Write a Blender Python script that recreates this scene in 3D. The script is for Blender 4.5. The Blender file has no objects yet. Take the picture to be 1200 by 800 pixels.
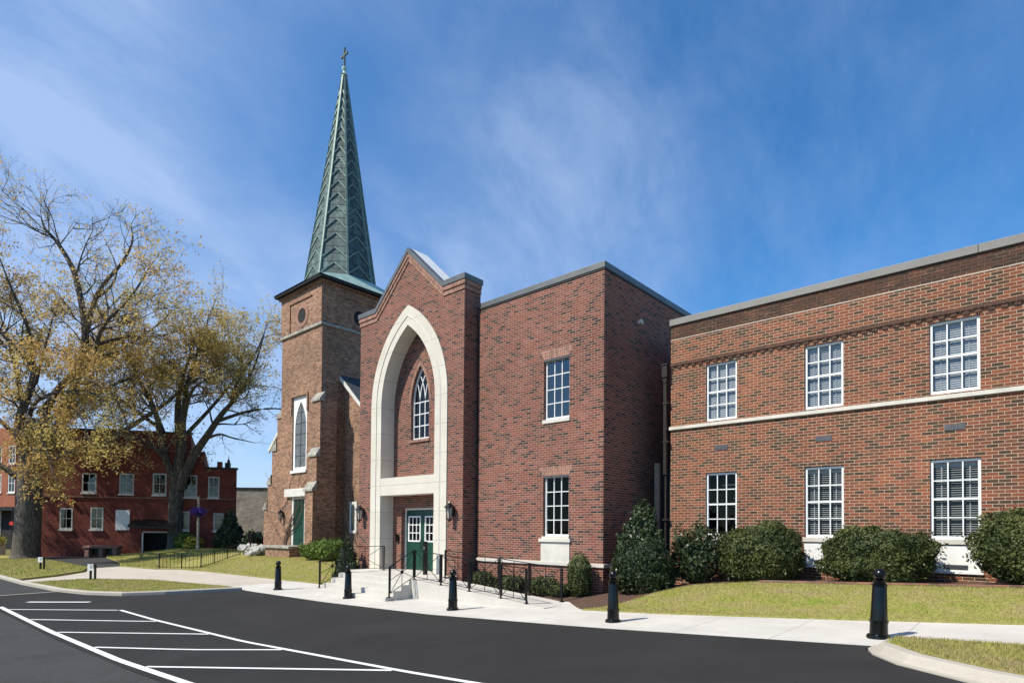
import bpy, bmesh, math, random
import numpy as np
from mathutils import Vector, Matrix, noise as mnoise
R=math.radians
random.seed(7)
scene=bpy.context.scene
col=scene.collection
# ------------------------------------------------------------------ camera
EYE=1.7
def _cam():
    y,p,ro=R(41.792),R(1.143),R(0.463)
    f=Vector((-math.sin(y)*math.cos(p),math.cos(y)*math.cos(p),math.sin(p)))
    r=Vector((math.cos(y),math.sin(y),0)); u=r.cross(f)
    r2=r*math.cos(ro)+u*math.sin(ro); u2=u*math.cos(ro)-r*math.sin(ro)
    cd=bpy.data.cameras.new('camera'); c=bpy.data.objects.new('camera',cd); col.objects.link(c)
    cd.sensor_width=36; cd.lens=36*699.45/1200; cd.shift_y=(606.446-400)/1200
    cd.clip_start=.1; cd.clip_end=3000
    m=Matrix((r2,u2,-f)).transposed().to_4x4(); m.translation=(0,0,EYE)
    c.matrix_world=m; scene.camera=c
_cam()
# ------------------------------------------------------------------ sky, sun, exposure
SUN_EL=50.0; SUN_DIR=(-.38,-1.0)            # horizontal direction towards the sun
SUN_AZ=math.atan2(SUN_DIR[0],SUN_DIR[1])    # from +Y, clockwise
w=bpy.data.worlds.new("World"); scene.world=w; w.use_nodes=True
nt=w.node_tree; nt.nodes.clear()
def node(nt,t,**kw):
    n=nt.nodes.new(t)
    for k,v in kw.items():
        if k=='ins':
            for a,b in v.items(): n.inputs[a].default_value=b
        else: setattr(n,k,v)
    return n
def ramp(nt,stops,interp='LINEAR'):
    n=nt.nodes.new('ShaderNodeValToRGB'); n.color_ramp.interpolation=interp
    e=n.color_ramp.elements
    while len(e)<len(stops): e.new(.5)
    for i,(p,c) in enumerate(stops):
        e[i].position=p; e[i].color=(c if len(c)==4 else (*c,1))
    return n
sky=node(nt,'ShaderNodeTexSky',sky_type='NISHITA',sun_disc=False,sun_elevation=R(SUN_EL),sun_rotation=SUN_AZ%(2*math.pi),altitude=200,air_density=1.0,dust_density=.6,ozone_density=2.2)
hs=node(nt,'ShaderNodeHueSaturation',ins={'Saturation':1.30,'Value':1.25})
gain=node(nt,'ShaderNodeMixRGB',blend_type='MULTIPLY'); gain.inputs[0].default_value=1; gain.inputs[2].default_value=(.80,.98,1.12,1)
nt.links.new(sky.outputs[0],gain.inputs[1]); nt.links.new(gain.outputs[0],hs.inputs['Color'])
tc=node(nt,'ShaderNodeTexCoord')
mp=node(nt,'ShaderNodeMapping',ins={'Rotation':(R(18),R(-24),R(35)),'Scale':(3.2,.85,2.4)})
nt.links.new(tc.outputs['Generated'],mp.inputs[0])
n1=node(nt,'ShaderNodeTexNoise',ins={'Scale':2.8,'Detail':9,'Roughness':.6,'Distortion':.28})
nt.links.new(mp.outputs[0],n1.inputs[0])
mp2=node(nt,'ShaderNodeMapping',ins={'Rotation':(R(20),R(30),R(-20)),'Scale':(1.0,1.0,.8),'Location':(.3,.1,.7)})
nt.links.new(tc.outputs['Generated'],mp2.inputs[0])
n2=node(nt,'ShaderNodeTexNoise',ins={'Scale':1.3,'Detail':3,'Roughness':.5})
nt.links.new(mp2.outputs[0],n2.inputs[0])
r1=ramp(nt,[(.36,(0,0,0)),(.78,(1,1,1))]); r2=ramp(nt,[(.30,(0,0,0)),(.70,(1,1,1))])
nt.links.new(n1.outputs[0],r1.inputs[0]); nt.links.new(n2.outputs[0],r2.inputs[0])
# more veil towards the west (left of the view)
sx=node(nt,'ShaderNodeSeparateXYZ'); nt.links.new(tc.outputs['Generated'],sx.inputs[0])
mr=node(nt,'ShaderNodeMapRange',ins={'From Min':-.35,'From Max':-.95,'To Min':.42,'To Max':2.3}); nt.links.new(sx.outputs[0],mr.inputs[0])
m1=node(nt,'ShaderNodeMath',operation='MULTIPLY'); nt.links.new(r1.outputs[0],m1.inputs[0]); nt.links.new(r2.outputs[0],m1.inputs[1])
m1b=node(nt,'ShaderNodeMath',operation='MULTIPLY_ADD',ins={1:.40,2:.13}); nt.links.new(r2.outputs[0],m1b.inputs[0])
m1c=node(nt,'ShaderNodeMath',operation='ADD'); nt.links.new(m1.outputs[0],m1c.inputs[0]); nt.links.new(m1b.outputs[0],m1c.inputs[1])
m2=node(nt,'ShaderNodeMath',operation='MULTIPLY',use_clamp=True); nt.links.new(m1c.outputs[0],m2.inputs[0]); nt.links.new(mr.outputs[0],m2.inputs[1])
m3=node(nt,'ShaderNodeMath',operation='MULTIPLY',ins={1:.66}); nt.links.new(m2.outputs[0],m3.inputs[0])
mx=node(nt,'ShaderNodeMixRGB'); mx.inputs[2].default_value=(4.9,6.0,8.3,1)
nt.links.new(m3.outputs[0],mx.inputs[0]); nt.links.new(hs.outputs[0],mx.inputs[1])
bg=node(nt,'ShaderNodeBackground',ins={'Strength':.10}); nt.links.new(mx.outputs[0],bg.inputs[0])
ow=node(nt,'ShaderNodeOutputWorld'); nt.links.new(bg.outputs[0],ow.inputs[0])
sl=bpy.data.lights.new('sun','SUN'); sl.energy=4.9; sl.angle=R(.5); sl.color=(1,.93,.80)
so=bpy.data.objects.new('sun',sl); col.objects.link(so)
hl=math.hypot(*SUN_DIR); ce=math.cos(R(SUN_EL))
sd=Vector((SUN_DIR[0]/hl*ce,SUN_DIR[1]/hl*ce,math.sin(R(SUN_EL))))
so.rotation_euler=sd.to_track_quat('Z','Y').to_euler(); so.location=(-10,-20,40)
vs=scene.view_settings; scene.display_settings.display_device='sRGB'
vs.view_transform='Standard'; vs.look='None'; vs.exposure=0.30; vs.gamma=1; vs.use_curve_mapping=False
# ------------------------------------------------------------------ materials
def newmat(name):
    m=bpy.data.materials.new(name); m.use_nodes=True; t=m.node_tree
    b=t.nodes['Principled BSDF']; return m,t,b
def coords(t,kind='Object'): return node(t,'ShaderNodeTexCoord').outputs[kind]
def noise_(t,vec,scale,detail=4,rough=.55,dist=0):
    n=node(t,'ShaderNodeTexNoise',ins={'Scale':scale,'Detail':detail,'Roughness':rough,'Distortion':dist})
    t.links.new(vec,n.inputs[0]); return n.outputs[0]
def bump(t,b,h,strength=.3,dist=.02):
    n=node(t,'ShaderNodeBump',ins={'Strength':strength,'Distance':dist}); t.links.new(h,n.inputs['Height']); t.links.new(n.outputs[0],b.inputs['Normal'])
def plain(name,c,rough=.6,metal=0,var=.12,scale=6,spec=.5,bmp=0,bscale=60):
    m,t,b=newmat(name); v=coords(t)
    f=noise_(t,v,scale,5)
    r=ramp(t,[(.3,tuple(x*(1-var) for x in c)),(.7,tuple(min(1,x*(1+var)) for x in c))])
    t.links.new(f,r.inputs[0]); t.links.new(r.outputs[0],b.inputs['Base Color'])
    b.inputs['Roughness'].default_value=rough; b.inputs['Metallic'].default_value=metal
    b.inputs['Specular IOR Level'].default_value=spec
    if bmp: bump(t,b,noise_(t,v,bscale,4),bmp,.01)
    return m
def wallvec(t,vertical=False):
    """vector (along the wall, height, 0) in metres from object coordinates, for any upright face"""
    o=node(t,'ShaderNodeSeparateXYZ'); t.links.new(coords(t),o.inputs[0])
    g=node(t,'ShaderNodeTexCoord'); s=node(t,'ShaderNodeSeparateXYZ'); t.links.new(g.outputs['Normal'],s.inputs[0])
    a=node(t,'ShaderNodeMath',operation='ABSOLUTE'); t.links.new(s.outputs[0],a.inputs[0])
    gt=node(t,'ShaderNodeMath',operation='GREATER_THAN',ins={1:.7}); t.links.new(a.outputs[0],gt.inputs[0])
    mixv=node(t,'ShaderNodeMix'); t.links.new(gt.outputs[0],mixv.inputs[0]); t.links.new(o.outputs[0],mixv.inputs[2]); t.links.new(o.outputs[1],mixv.inputs[3])
    c=node(t,'ShaderNodeCombineXYZ')
    if vertical: t.links.new(o.outputs[2],c.inputs[0]); t.links.new(mixv.outputs[0],c.inputs[1])
    else: t.links.new(mixv.outputs[0],c.inputs[0]); t.links.new(o.outputs[2],c.inputs[1])
    return c.outputs[0],o
def brick(name,stops,mortar,bw=.203,bh=.0677,ms=.0055,vertical=False,stain=None,blotch=.18,msvar=True):
    m,t,b=newmat(name); v,o=wallvec(t,vertical)
    bt=node(t,'ShaderNodeTexBrick',ins={'Scale':1.0,'Mortar Size':ms,'Mortar Smooth':.25,'Bias':0,'Brick Width':bw,'Row Height':bh,'Color1':(0,0,0,1),'Color2':(1,1,1,1),'Mortar':(.5,.5,.5,1)})
    bt.offset=.5; bt.offset_frequency=2
    t.links.new(v,bt.inputs[0])
    def mth(op,a,b=None,**k):
        n=node(t,'ShaderNodeMath',operation=op)
        for i,q in enumerate((a,b)):
            if q is None: continue
            if isinstance(q,(int,float)): n.inputs[i].default_value=q
            else: t.links.new(q,n.inputs[i])
        return n.outputs[0]
    sv=node(t,'ShaderNodeSeparateXYZ'); t.links.new(v,sv.inputs[0])
    row=mth('FLOOR',mth('DIVIDE',sv.outputs[1],bh)); odd=mth('FLOORED_MODULO',row,2.0)
    sh=mth('MULTIPLY',mth('SUBTRACT',1.0,odd),.5*bw); coln=mth('FLOOR',mth('DIVIDE',mth('ADD',sv.outputs[0],sh),bw))
    cv=node(t,'ShaderNodeCombineXYZ'); t.links.new(coln,cv.inputs[0]); t.links.new(row,cv.inputs[1])
    wn=node(t,'ShaderNodeTexWhiteNoise',noise_dimensions='2D'); t.links.new(cv.outputs[0],wn.inputs['Vector'])
    r=ramp(t,stops,'LINEAR'); t.links.new(wn.outputs['Value'],r.inputs[0])
    # fine grain on each brick, weathering over metres
    f=noise_(t,coords(t),34,4); g=noise_(t,coords(t),.55,5,.6)
    mr=node(t,'ShaderNodeMapRange',ins={'From Min':.3,'From Max':.7,'To Min':.82,'To Max':1.18}); t.links.new(f,mr.inputs[0])
    mr2=node(t,'ShaderNodeMapRange',ins={'From Min':.3,'From Max':.7,'To Min':1-blotch,'To Max':1+blotch}); t.links.new(g,mr2.inputs[0])
    mm=node(t,'ShaderNodeMath',operation='MULTIPLY'); t.links.new(mr.outputs[0],mm.inputs[0]); t.links.new(mr2.outputs[0],mm.inputs[1])
    mu=node(t,'ShaderNodeMixRGB',blend_type='MULTIPLY'); mu.inputs[0].default_value=1
    t.links.new(r.outputs[0],mu.inputs[1]); t.links.new(mm.outputs[0],mu.inputs[2])
    mo=ramp(t,[(.3,tuple(x*.78 for x in mortar)),(.7,tuple(min(1,x*1.12) for x in mortar))]); t.links.new(noise_(t,coords(t),2.3,4),mo.inputs[0])
    mx=node(t,'ShaderNodeMixRGB'); t.links.new(bt.outputs['Fac'],mx.inputs[0]); t.links.new(mu.outputs[0],mx.inputs[1]); t.links.new(mo.outputs[0],mx.inputs[2])
    out=mx.outputs[0]
    if stain:
        z0,z1,c=stain
        q=node(t,'ShaderNodeMapRange',ins={'From Min':z0,'From Max':z1,'To Min':-.62,'To Max':.36}); t.links.new(o.outputs[2],q.inputs[0])
        s1=node(t,'ShaderNodeMapping',ins={'Scale':(.9,.9,3.0)}); t.links.new(coords(t),s1.inputs[0])
        nn=noise_(t,s1.outputs[0],1.6,6,.65); ad=node(t,'ShaderNodeMath',operation='ADD',use_clamp=True); t.links.new(q.outputs[0],ad.inputs[0]); t.links.new(nn,ad.inputs[1])
        rr=ramp(t,[(.50,(0,0,0)),(.85,(.82,.82,.82))]); t.links.new(ad.outputs[0],rr.inputs[0])
        m2=node(t,'ShaderNodeMixRGB'); m2.inputs[2].default_value=(*c,1); t.links.new(rr.outputs[0],m2.inputs[0]); t.links.new(out,m2.inputs[1]); out=m2.outputs[0]
    t.links.new(out,b.inputs['Base Color']); b.inputs['Roughness'].default_value=.88; b.inputs['Specular IOR Level'].default_value=.25
    inv=node(t,'ShaderNodeMath',operation='SUBTRACT',ins={0:1.0}); t.links.new(bt.outputs['Fac'],inv.inputs[1])
    ad=node(t,'ShaderNodeMath',operation='MULTIPLY_ADD',ins={1:.35}); t.links.new(f,ad.inputs[0]); t.links.new(inv.outputs[0],ad.inputs[2])
    bump(t,b,ad.outputs[0],.55,.006)
    return m
NEWB=[(0,(.030,.021,.022)),(.08,(.040,.027,.027)),(.14,(.08,.040,.033)),(.25,(.125,.050,.038)),(.4,(.17,.055,.039)),(.6,(.195,.060,.041)),(.78,(.175,.066,.048)),(.92,(.23,.086,.062)),(1,(.135,.065,.052))]
M={}
M['brick_new']=brick('red_brick_with_dark_headers',NEWB,(.41,.295,.22),bw=.213,ms=.0062)
M['brick_new_soldier']=brick('red_brick_on_end',[(0,(.17,.085,.062)),(.4,(.25,.115,.082)),(1,(.34,.17,.12))],(.5,.40,.32),vertical=True,ms=.005)
WINGB=[(0,(.058,.037,.025)),(.18,(.085,.048,.030)),(.32,(.125,.054,.033)),(.48,(.17,.059,.034)),(.68,(.21,.067,.036)),(.86,(.25,.079,.041)),(1,(.16,.066,.041))]
M['brick_wing']=brick('orange_red_brick',WINGB,(.49,.375,.26),bw=.20,bh=.072,ms=.0058,stain=(6.98,7.18,(.042,.027,.02)))
M['brick_wing_plain']=brick('dark_brick_trim',[(0,(.06,.034,.025)),(1,(.13,.055,.037))],(.14,.10,.075),bw=.1,bh=.0745,ms=.006)
M['brick_edge']=brick('mossy_edging_brick',[(0,(.10,.055,.04)),(1,(.22,.10,.07))],(.2,.16,.12),bw=.2,bh=.3)
CHB=[(0,(.13,.072,.048)),(.25,(.20,.108,.07)),(.6,(.28,.145,.088)),(.85,(.36,.205,.13)),(1,(.24,.135,.095))]
M['brick_church']=brick('brown_church_brick',CHB,(.36,.29,.215),bw=.205,bh=.072,ms=.005,blotch=.28)
REDB=[(0,(.125,.034,.025)),(.5,(.17,.042,.030)),(1,(.21,.06,.042))]
M['brick_red']=brick('painted_dark_red_brick',REDB,(.14,.045,.035),bw=.21,bh=.075,ms=.004,blotch=.45)
M['brick_orange']=brick('orange_brick',[(0,(.28,.075,.04)),(1,(.38,.12,.06))],(.4,.22,.15),bw=.21,bh=.075)
M['brick_grey']=brick('grey_tan_brick',[(0,(.20,.165,.135)),(1,(.31,.265,.215))],(.32,.28,.24),bw=.4,bh=.15,ms=.01,blotch=.35)
def limestone():
    m,t,b=newmat('cream_limestone'); v=coords(t)
    f=noise_(t,v,1.2,6,.6); r=ramp(t,[(.3,(.56,.515,.43)),(.7,(.66,.615,.525))]); t.links.new(f,r.inputs[0])
    f2=noise_(t,v,90,3); mr=node(t,'ShaderNodeMapRange',ins={'From Min':.3,'From Max':.7,'To Min':.92,'To Max':1.06}); t.links.new(f2,mr.inputs[0])
    o=node(t,'ShaderNodeSeparateXYZ'); t.links.new(v,o.inputs[0])
    md=node(t,'ShaderNodeMath',operation='PINGPONG',ins={1:.48}); sb=node(t,'ShaderNodeMath',operation='SUBTRACT',ins={1:.38}); t.links.new(o.outputs[2],sb.inputs[0]); t.links.new(sb.outputs[0],md.inputs[0])
    lt=node(t,'ShaderNodeMath',operation='LESS_THAN',ins={1:.007}); t.links.new(md.outputs[0],lt.inputs[0])
    mu=node(t,'ShaderNodeMixRGB',blend_type='MULTIPLY'); mu.inputs[0].default_value=1; t.links.new(r.outputs[0],mu.inputs[1]); t.links.new(mr.outputs[0],mu.inputs[2])
    mx=node(t,'ShaderNodeMixRGB'); mx.inputs[2].default_value=(.33,.30,.25,1); t.links.new(lt.outputs[0],mx.inputs[0]); t.links.new(mu.outputs[0],mx.inputs[1])
    t.links.new(mx.outputs[0],b.inputs['Base Color']); b.inputs['Roughness'].default_value=.85
    bump(t,b,f2,.12,.004); return m
M['limestone']=limestone()
M['limestone_trim']=plain('limestone_trim',(.58,.545,.475),.85,var=.10,scale=3,bmp=.1)
M['white']=plain('white_paint',(.76,.76,.74),.5,var=.05,scale=4)
M['offwhite']=plain('weathered_white_paint',(.62,.60,.55),.65,var=.14,scale=5)
M['frame_dull']=plain('dull_window_paint',(.44,.425,.39),.7,var=.15)
M['coping']=plain('grey_metal_coping',(.17,.165,.15),.42,.55,var=.15,scale=1.5)
M['coping_light']=plain('grey_weathered_coping',(.20,.195,.18),.6,.2,var=.12,scale=1.2)
M['glare_white']=plain('white_coping_glare',(.72,.71,.68),.5,var=.06)  # white stands for sun glare on the grey gable coping
M['roof_grey']=plain('grey_roof_membrane',(.30,.29,.28),.9)
M['bronze']=plain('dark_bronze_metal',(.022,.019,.016),.5,.3)
M['brownmetal']=plain('brown_metal',(.19,.15,.115),.6,.1)
M['black']=plain('black_gloss_paint',(.0035,.0033,.0032),.22,var=.3,scale=20,spec=.4)
M['blackmetal']=plain('black_rail_paint',(.006,.0055,.0055),.5,var=.2,spec=.25)
M['green']=plain('dark_green_door_paint',(.006,.048,.028),.4,var=.16,scale=5)
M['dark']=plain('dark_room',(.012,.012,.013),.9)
M['blind']=plain('white_blind',(.37,.38,.39),.6,var=.04)
M['vent']=plain('grey_vent',(.10,.10,.105),.5,.3)
M['slate']=plain('dark_slate',(.045,.05,.055),.7,var=.35,scale=9)
def glass(name,tint,refl,rough=0.0):
    m,t,b=newmat(name); t.nodes.remove(b)
    tr=node(t,'ShaderNodeBsdfTransparent'); tr.inputs[0].default_value=(*tint,1)
    gl=node(t,'ShaderNodeBsdfGlossy'); gl.inputs['Roughness'].default_value=rough
    lw_=node(t,'ShaderNodeLayerWeight',ins={'Blend':.5}); pw=node(t,'ShaderNodeMath',operation='POWER',ins={1:5.0}); t.links.new(lw_.outputs['Facing'],pw.inputs[0])
    ad=node(t,'ShaderNodeMath',operation='MULTIPLY_ADD',use_clamp=True,ins={1:.95-refl,2:.04+refl}); t.links.new(pw.outputs[0],ad.inputs[0])
    n=noise_(t,coords(t),1.6,2); bp=node(t,'ShaderNodeBump',ins={'Strength':.02,'Distance':.01}); t.links.new(n,bp.inputs['Height']); t.links.new(bp.outputs[0],gl.inputs['Normal'])
    mx=node(t,'ShaderNodeMixShader'); t.links.new(ad.outputs[0],mx.inputs[0]); t.links.new(tr.outputs[0],mx.inputs[1]); t.links.new(gl.outputs[0],mx.inputs[2])
    t.links.new(mx.outputs[0],t.nodes['Material Output'].inputs[0]); return m
M['glass']=glass('window_glass',(.80,.83,.85),.02)
M['glass_low']=glass('cut_reflection_glass',(.80,.83,.84),-.025)  # reflection cut to imitate dark surroundings mirrored in the lower panes
M['glass_blue']=glass('boosted_reflection_glass',(.6,.66,.7),.12)  # reflection raised to imitate the blue sky mirrored in the upper hall window
M['glass_dark']=glass('old_glass',(.30,.33,.34),.05,.04)
M['glass_church']=plain('leaded_church_glass',(.15,.17,.185),.18,0,var=.25,scale=6,spec=.7)
M['vine']=plain('dry_brown_vine',(.16,.10,.07),.9,var=.3)
def concrete(name,c,joint=None):
    m,t,b=newmat(name); v=coords(t)
    f=noise_(t,v,.8,9,.72,.3); r=ramp(t,[(.28,tuple(x*.80 for x in c)),(.72,tuple(min(1,x*1.08) for x in c))]); t.links.new(f,r.inputs[0])
    f2=noise_(t,v,70,4); mr=node(t,'ShaderNodeMapRange',ins={'From Min':.3,'From Max':.7,'To Min':.9,'To Max':1.08}); t.links.new(f2,mr.inputs[0])
    mu=node(t,'ShaderNodeMixRGB',blend_type='MULTIPLY'); mu.inputs[0].default_value=1; t.links.new(r.outputs[0],mu.inputs[1]); t.links.new(mr.outputs[0],mu.inputs[2])
    out=mu.outputs[0]
    if joint:
        o=node(t,'ShaderNodeSeparateXYZ'); t.links.new(v,o.inputs[0])
        pp=node(t,'ShaderNodeMath',operation='PINGPONG',ins={1:joint/2}); t.links.new(o.outputs[0],pp.inputs[0])
        lt=node(t,'ShaderNodeMath',operation='LESS_THAN',ins={1:.010}); t.links.new(pp.outputs[0],lt.inputs[0])
        mx=node(t,'ShaderNodeMixRGB'); mx.inputs[2].default_value=tuple(x*.62 for x in c)+(1,); t.links.new(lt.outputs[0],mx.inputs[0]); t.links.new(out,mx.inputs[1]); out=mx.outputs[0]
    t.links.new(out,b.inputs['Base Color']); b.inputs['Roughness'].default_value=.9; bump(t,b,f2,.15,.006); return m
M['concrete']=concrete('pale_concrete',(.56,.53,.475),1.55)
M['concrete_plain']=concrete('cast_concrete',(.54,.51,.455))
M['concrete_old']=concrete('old_concrete',(.50,.445,.365))
M['kerb']=concrete('kerb_concrete',(.43,.39,.325))
def asphalt(name,c,sp,fs=130):
    m,t,b=newmat(name); v=coords(t)
    f=noise_(t,v,.45,8,.68,.6); r=ramp(t,[(.3,tuple(x*.82 for x in c)),(.7,tuple(x*1.22 for x in c))]); t.links.new(f,r.inputs[0])
    f2=noise_(t,v,fs,5,.8); mr=node(t,'ShaderNodeMapRange',ins={'From Min':.25,'From Max':.75,'To Min':1-sp,'To Max':1+sp}); t.links.new(f2,mr.inputs[0])
    mu=node(t,'ShaderNodeMixRGB',blend_type='MULTIPLY'); mu.inputs[0].default_value=1; t.links.new(r.outputs[0],mu.inputs[1]); t.links.new(mr.outputs[0],mu.inputs[2])
    t.links.new(mu.outputs[0],b.inputs['Base Color']); b.inputs['Roughness'].default_value=.92; b.inputs['Specular IOR Level'].default_value=.15
    bump(t,b,f2,.35,.006); return m
M['asphalt']=asphalt('fresh_black_asphalt',(.0275,.0270,.0265),.5)
M['asphalt_old']=asphalt('old_grey_asphalt',(.050,.0495,.049),.75,48)
def paint():
    m,t,b=newmat('white_road_paint'); v=coords(t)
    f=noise_(t,v,60,4,.7); f1=noise_(t,v,3,4,.7)
    ad=node(t,'ShaderNodeMath',operation='MULTIPLY_ADD',ins={1:.35}); t.links.new(f1,ad.inputs[0]); t.links.new(f,ad.inputs[2])
    r=ramp(t,[(.46,(.16,.16,.16)),(.56,(.60,.60,.59)),(.70,(.74,.74,.73)),(.95,(.78,.78,.77))]); t.links.new(ad.outputs[0],r.inputs[0]); t.links.new(r.outputs[0],b.inputs['Base Color']); b.inputs['Roughness'].default_value=.8; return m
M['paint']=paint()
def grass(name,a,bb,c):
    m,t,b=newmat(name); v=coords(t)
    mpn=node(t,'ShaderNodeMapping',ins={'Scale':(1,1.6,1)}); t.links.new(v,mpn.inputs[0])
    f=noise_(t,mpn.outputs[0],1.1,9,.78,.4); r=ramp(t,[(.36,a),(.5,bb),(.64,c)]); t.links.new(f,r.inputs[0])
    f2=noise_(t,v,16,6,.8); mr=node(t,'ShaderNodeMapRange',ins={'From Min':.3,'From Max':.7,'To Min':.55,'To Max':1.3}); t.links.new(f2,mr.inputs[0])
    mu=node(t,'ShaderNodeMixRGB',blend_type='MULTIPLY'); mu.inputs[0].default_value=1; t.links.new(r.outputs[0],mu.inputs[1]); t.links.new(mr.outputs[0],mu.inputs[2])
    t.links.new(mu.outputs[0],b.inputs['Base Color']); b.inputs['Roughness'].default_value=.95; b.inputs['Specular IOR Level'].default_value=.1
    bump(t,b,f2,.6,.03); return m
M['grass']=grass('spring_lawn',(.34,.27,.14),(.31,.285,.09),(.23,.275,.05))
M['grass_blade']=grass('grass_blades',(.38,.31,.16),(.35,.32,.095),(.26,.31,.055))
M['earth']=grass('rough_ground',(.14,.12,.06),(.17,.15,.06),(.14,.15,.045))
M['mulch']=plain('brown_mulch',(.085,.044,.026),.95,var=.5,scale=22,bmp=.8,bscale=40)
def foliage(name,stops,scale=1.5,trans=.25,rough=.6):
    m,t,b=newmat(name); v=coords(t)
    f=noise_(t,v,scale,3); g=noise_(t,v,scale*14,2)
    ad=node(t,'ShaderNodeMath',operation='MULTIPLY_ADD',ins={1:.55,2:-.27}); t.links.new(g,ad.inputs[0])
    a2=node(t,'ShaderNodeMath',operation='ADD'); t.links.new(ad.outputs[0],a2.inputs[0]); t.links.new(f,a2.inputs[1])
    r=ramp(t,stops); t.links.new(a2.outputs[0],r.inputs[0]); t.links.new(r.outputs[0],b.inputs['Base Color'])
    b.inputs['Roughness'].default_value=rough; b.inputs['Specular IOR Level'].default_value=.35
    tr=node(t,'ShaderNodeBsdfTranslucent'); t.links.new(r.outputs[0],tr.inputs[0])
    mx=node(t,'ShaderNodeMixShader'); mx.inputs[0].default_value=trans; t.links.new(b.outputs[0],mx.inputs[1]); t.links.new(tr.outputs[0],mx.inputs[2]); t.links.new(mx.outputs[0],t.nodes['Material Output'].inputs[0])
    return m
M['leaf_oak']=foliage('young_oak_leaves',[(.25,(.44,.27,.09)),(.45,(.58,.39,.13)),(.6,(.58,.46,.15)),(.8,(.48,.46,.14))],.35,.5)
M['leaf_oak2']=foliage('yellow_green_young_leaves',[(.25,(.50,.33,.10)),(.5,(.60,.46,.14)),(.8,(.52,.51,.15))],.3,.5)
M['leaf_yew']=foliage('dark_yew_leaves',[(.22,(.026,.037,.012)),(.42,(.050,.068,.020)),(.6,(.095,.112,.030)),(.8,(.16,.16,.042))],1.6,.15)
M['leaf_holly']=foliage('glossy_holly_leaves',[(.25,(.026,.04,.018)),(.6,(.05,.07,.03)),(.85,(.085,.10,.042))],1.6,.08,.32)
M['leaf_bright']=foliage('bright_green_leaves',[(.25,(.07,.12,.02)),(.6,(.15,.21,.035)),(.9,(.22,.27,.05))],1.6,.2)
M['leaf_box']=foliage('boxwood_leaves',[(.25,(.032,.045,.015)),(.5,(.065,.08,.022)),(.9,(.11,.12,.035))],2.2,.1)
M['leaf_yellow']=foliage('yellow_green_leaves',[(.25,(.22,.22,.03)),(.9,(.34,.32,.05))],2,.2)
M['petal']=foliage('purple_petals',[(.2,(.07,.035,.25)),(.8,(.16,.07,.42))],3,.1)
def bark():
    m,t,b=newmat('grey_brown_bark'); v=coords(t)
    mpn=node(t,'ShaderNodeMapping',ins={'Scale':(5,5,.9)}); t.links.new(v,mpn.inputs[0])
    f=noise_(t,mpn.outputs[0],2.2,7,.7,.3); r=ramp(t,[(.34,(.024,.019,.015)),(.50,(.095,.08,.065)),(.68,(.20,.175,.145))]); t.links.new(f,r.inputs[0]); t.links.new(r.outputs[0],b.inputs['Base Color']); b.inputs['Roughness'].default_value=.95
    bump(t,b,f,.9,.06); return m
M['bark']=bark()
def patina():
    m,t,b=newmat('green_copper_patina'); v=coords(t)
    mpn=node(t,'ShaderNodeMapping',ins={'Scale':(1.6,1.6,.35)}); t.links.new(v,mpn.inputs[0])
    f=noise_(t,mpn.outputs[0],1.5,7,.7); f2=noise_(t,v,5,5,.6)
    ad=node(t,'ShaderNodeMath',operation='MULTIPLY_ADD',ins={1:.5,2:-.25}); t.links.new(f2,ad.inputs[0]); a2=node(t,'ShaderNodeMath',operation='ADD'); t.links.new(ad.outputs[0],a2.inputs[0]); t.links.new(f,a2.inputs[1])
    r=ramp(t,[(.26,(.025,.034,.033)),(.46,(.055,.085,.08)),(.62,(.11,.165,.15)),(.85,(.21,.30,.27))]); t.links.new(a2.outputs[0],r.inputs[0]); t.links.new(r.outputs[0],b.inputs['Base Color'])
    b.inputs['Roughness'].default_value=.6; b.inputs['Metallic'].default_value=.15; bump(t,b,f2,.2,.03); return m
M['patina']=patina()
M['patina_pale']=plain('pale_copper_green',(.38,.52,.45),.6,.1,var=.15,scale=2)
M['patina_seam']=plain('black_copper_seam',(.03,.042,.04),.6,.2)
M['patina_lit']=plain('copper_rib_lit_pale',(.17,.245,.22),.6,.2,var=.25)  # paler than the panels: light on the upper edges put into the colour
M['rock']=plain('pale_limestone_rock',(.36,.345,.315),.9,var=.35,scale=4,bmp=.5,bscale=9)
M['oldstone']=plain('weathered_stone',(.30,.285,.245),.9,var=.45,scale=4,bmp=.3,bscale=14)
M['redstone']=plain('reddish_bench_stone',(.22,.12,.09),.9,var=.35,scale=6,bmp=.4,bscale=12)
M['redlamp']=plain('red_lens',(.7,.04,.03),.3)
M['carpaint']=plain('dark_blue_car_paint',(.03,.04,.11),.25)
M['chrome']=plain('bright_trim',(.75,.76,.78),.25,.4)
M['rubber']=plain('tyre_rubber',(.015,.015,.015),.8)
M['lampglass']=plain('lantern_glass',(.45,.42,.36),.15)
M['tan']=plain('tan_stone',(.42,.36,.26),.9,var=.2)
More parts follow.
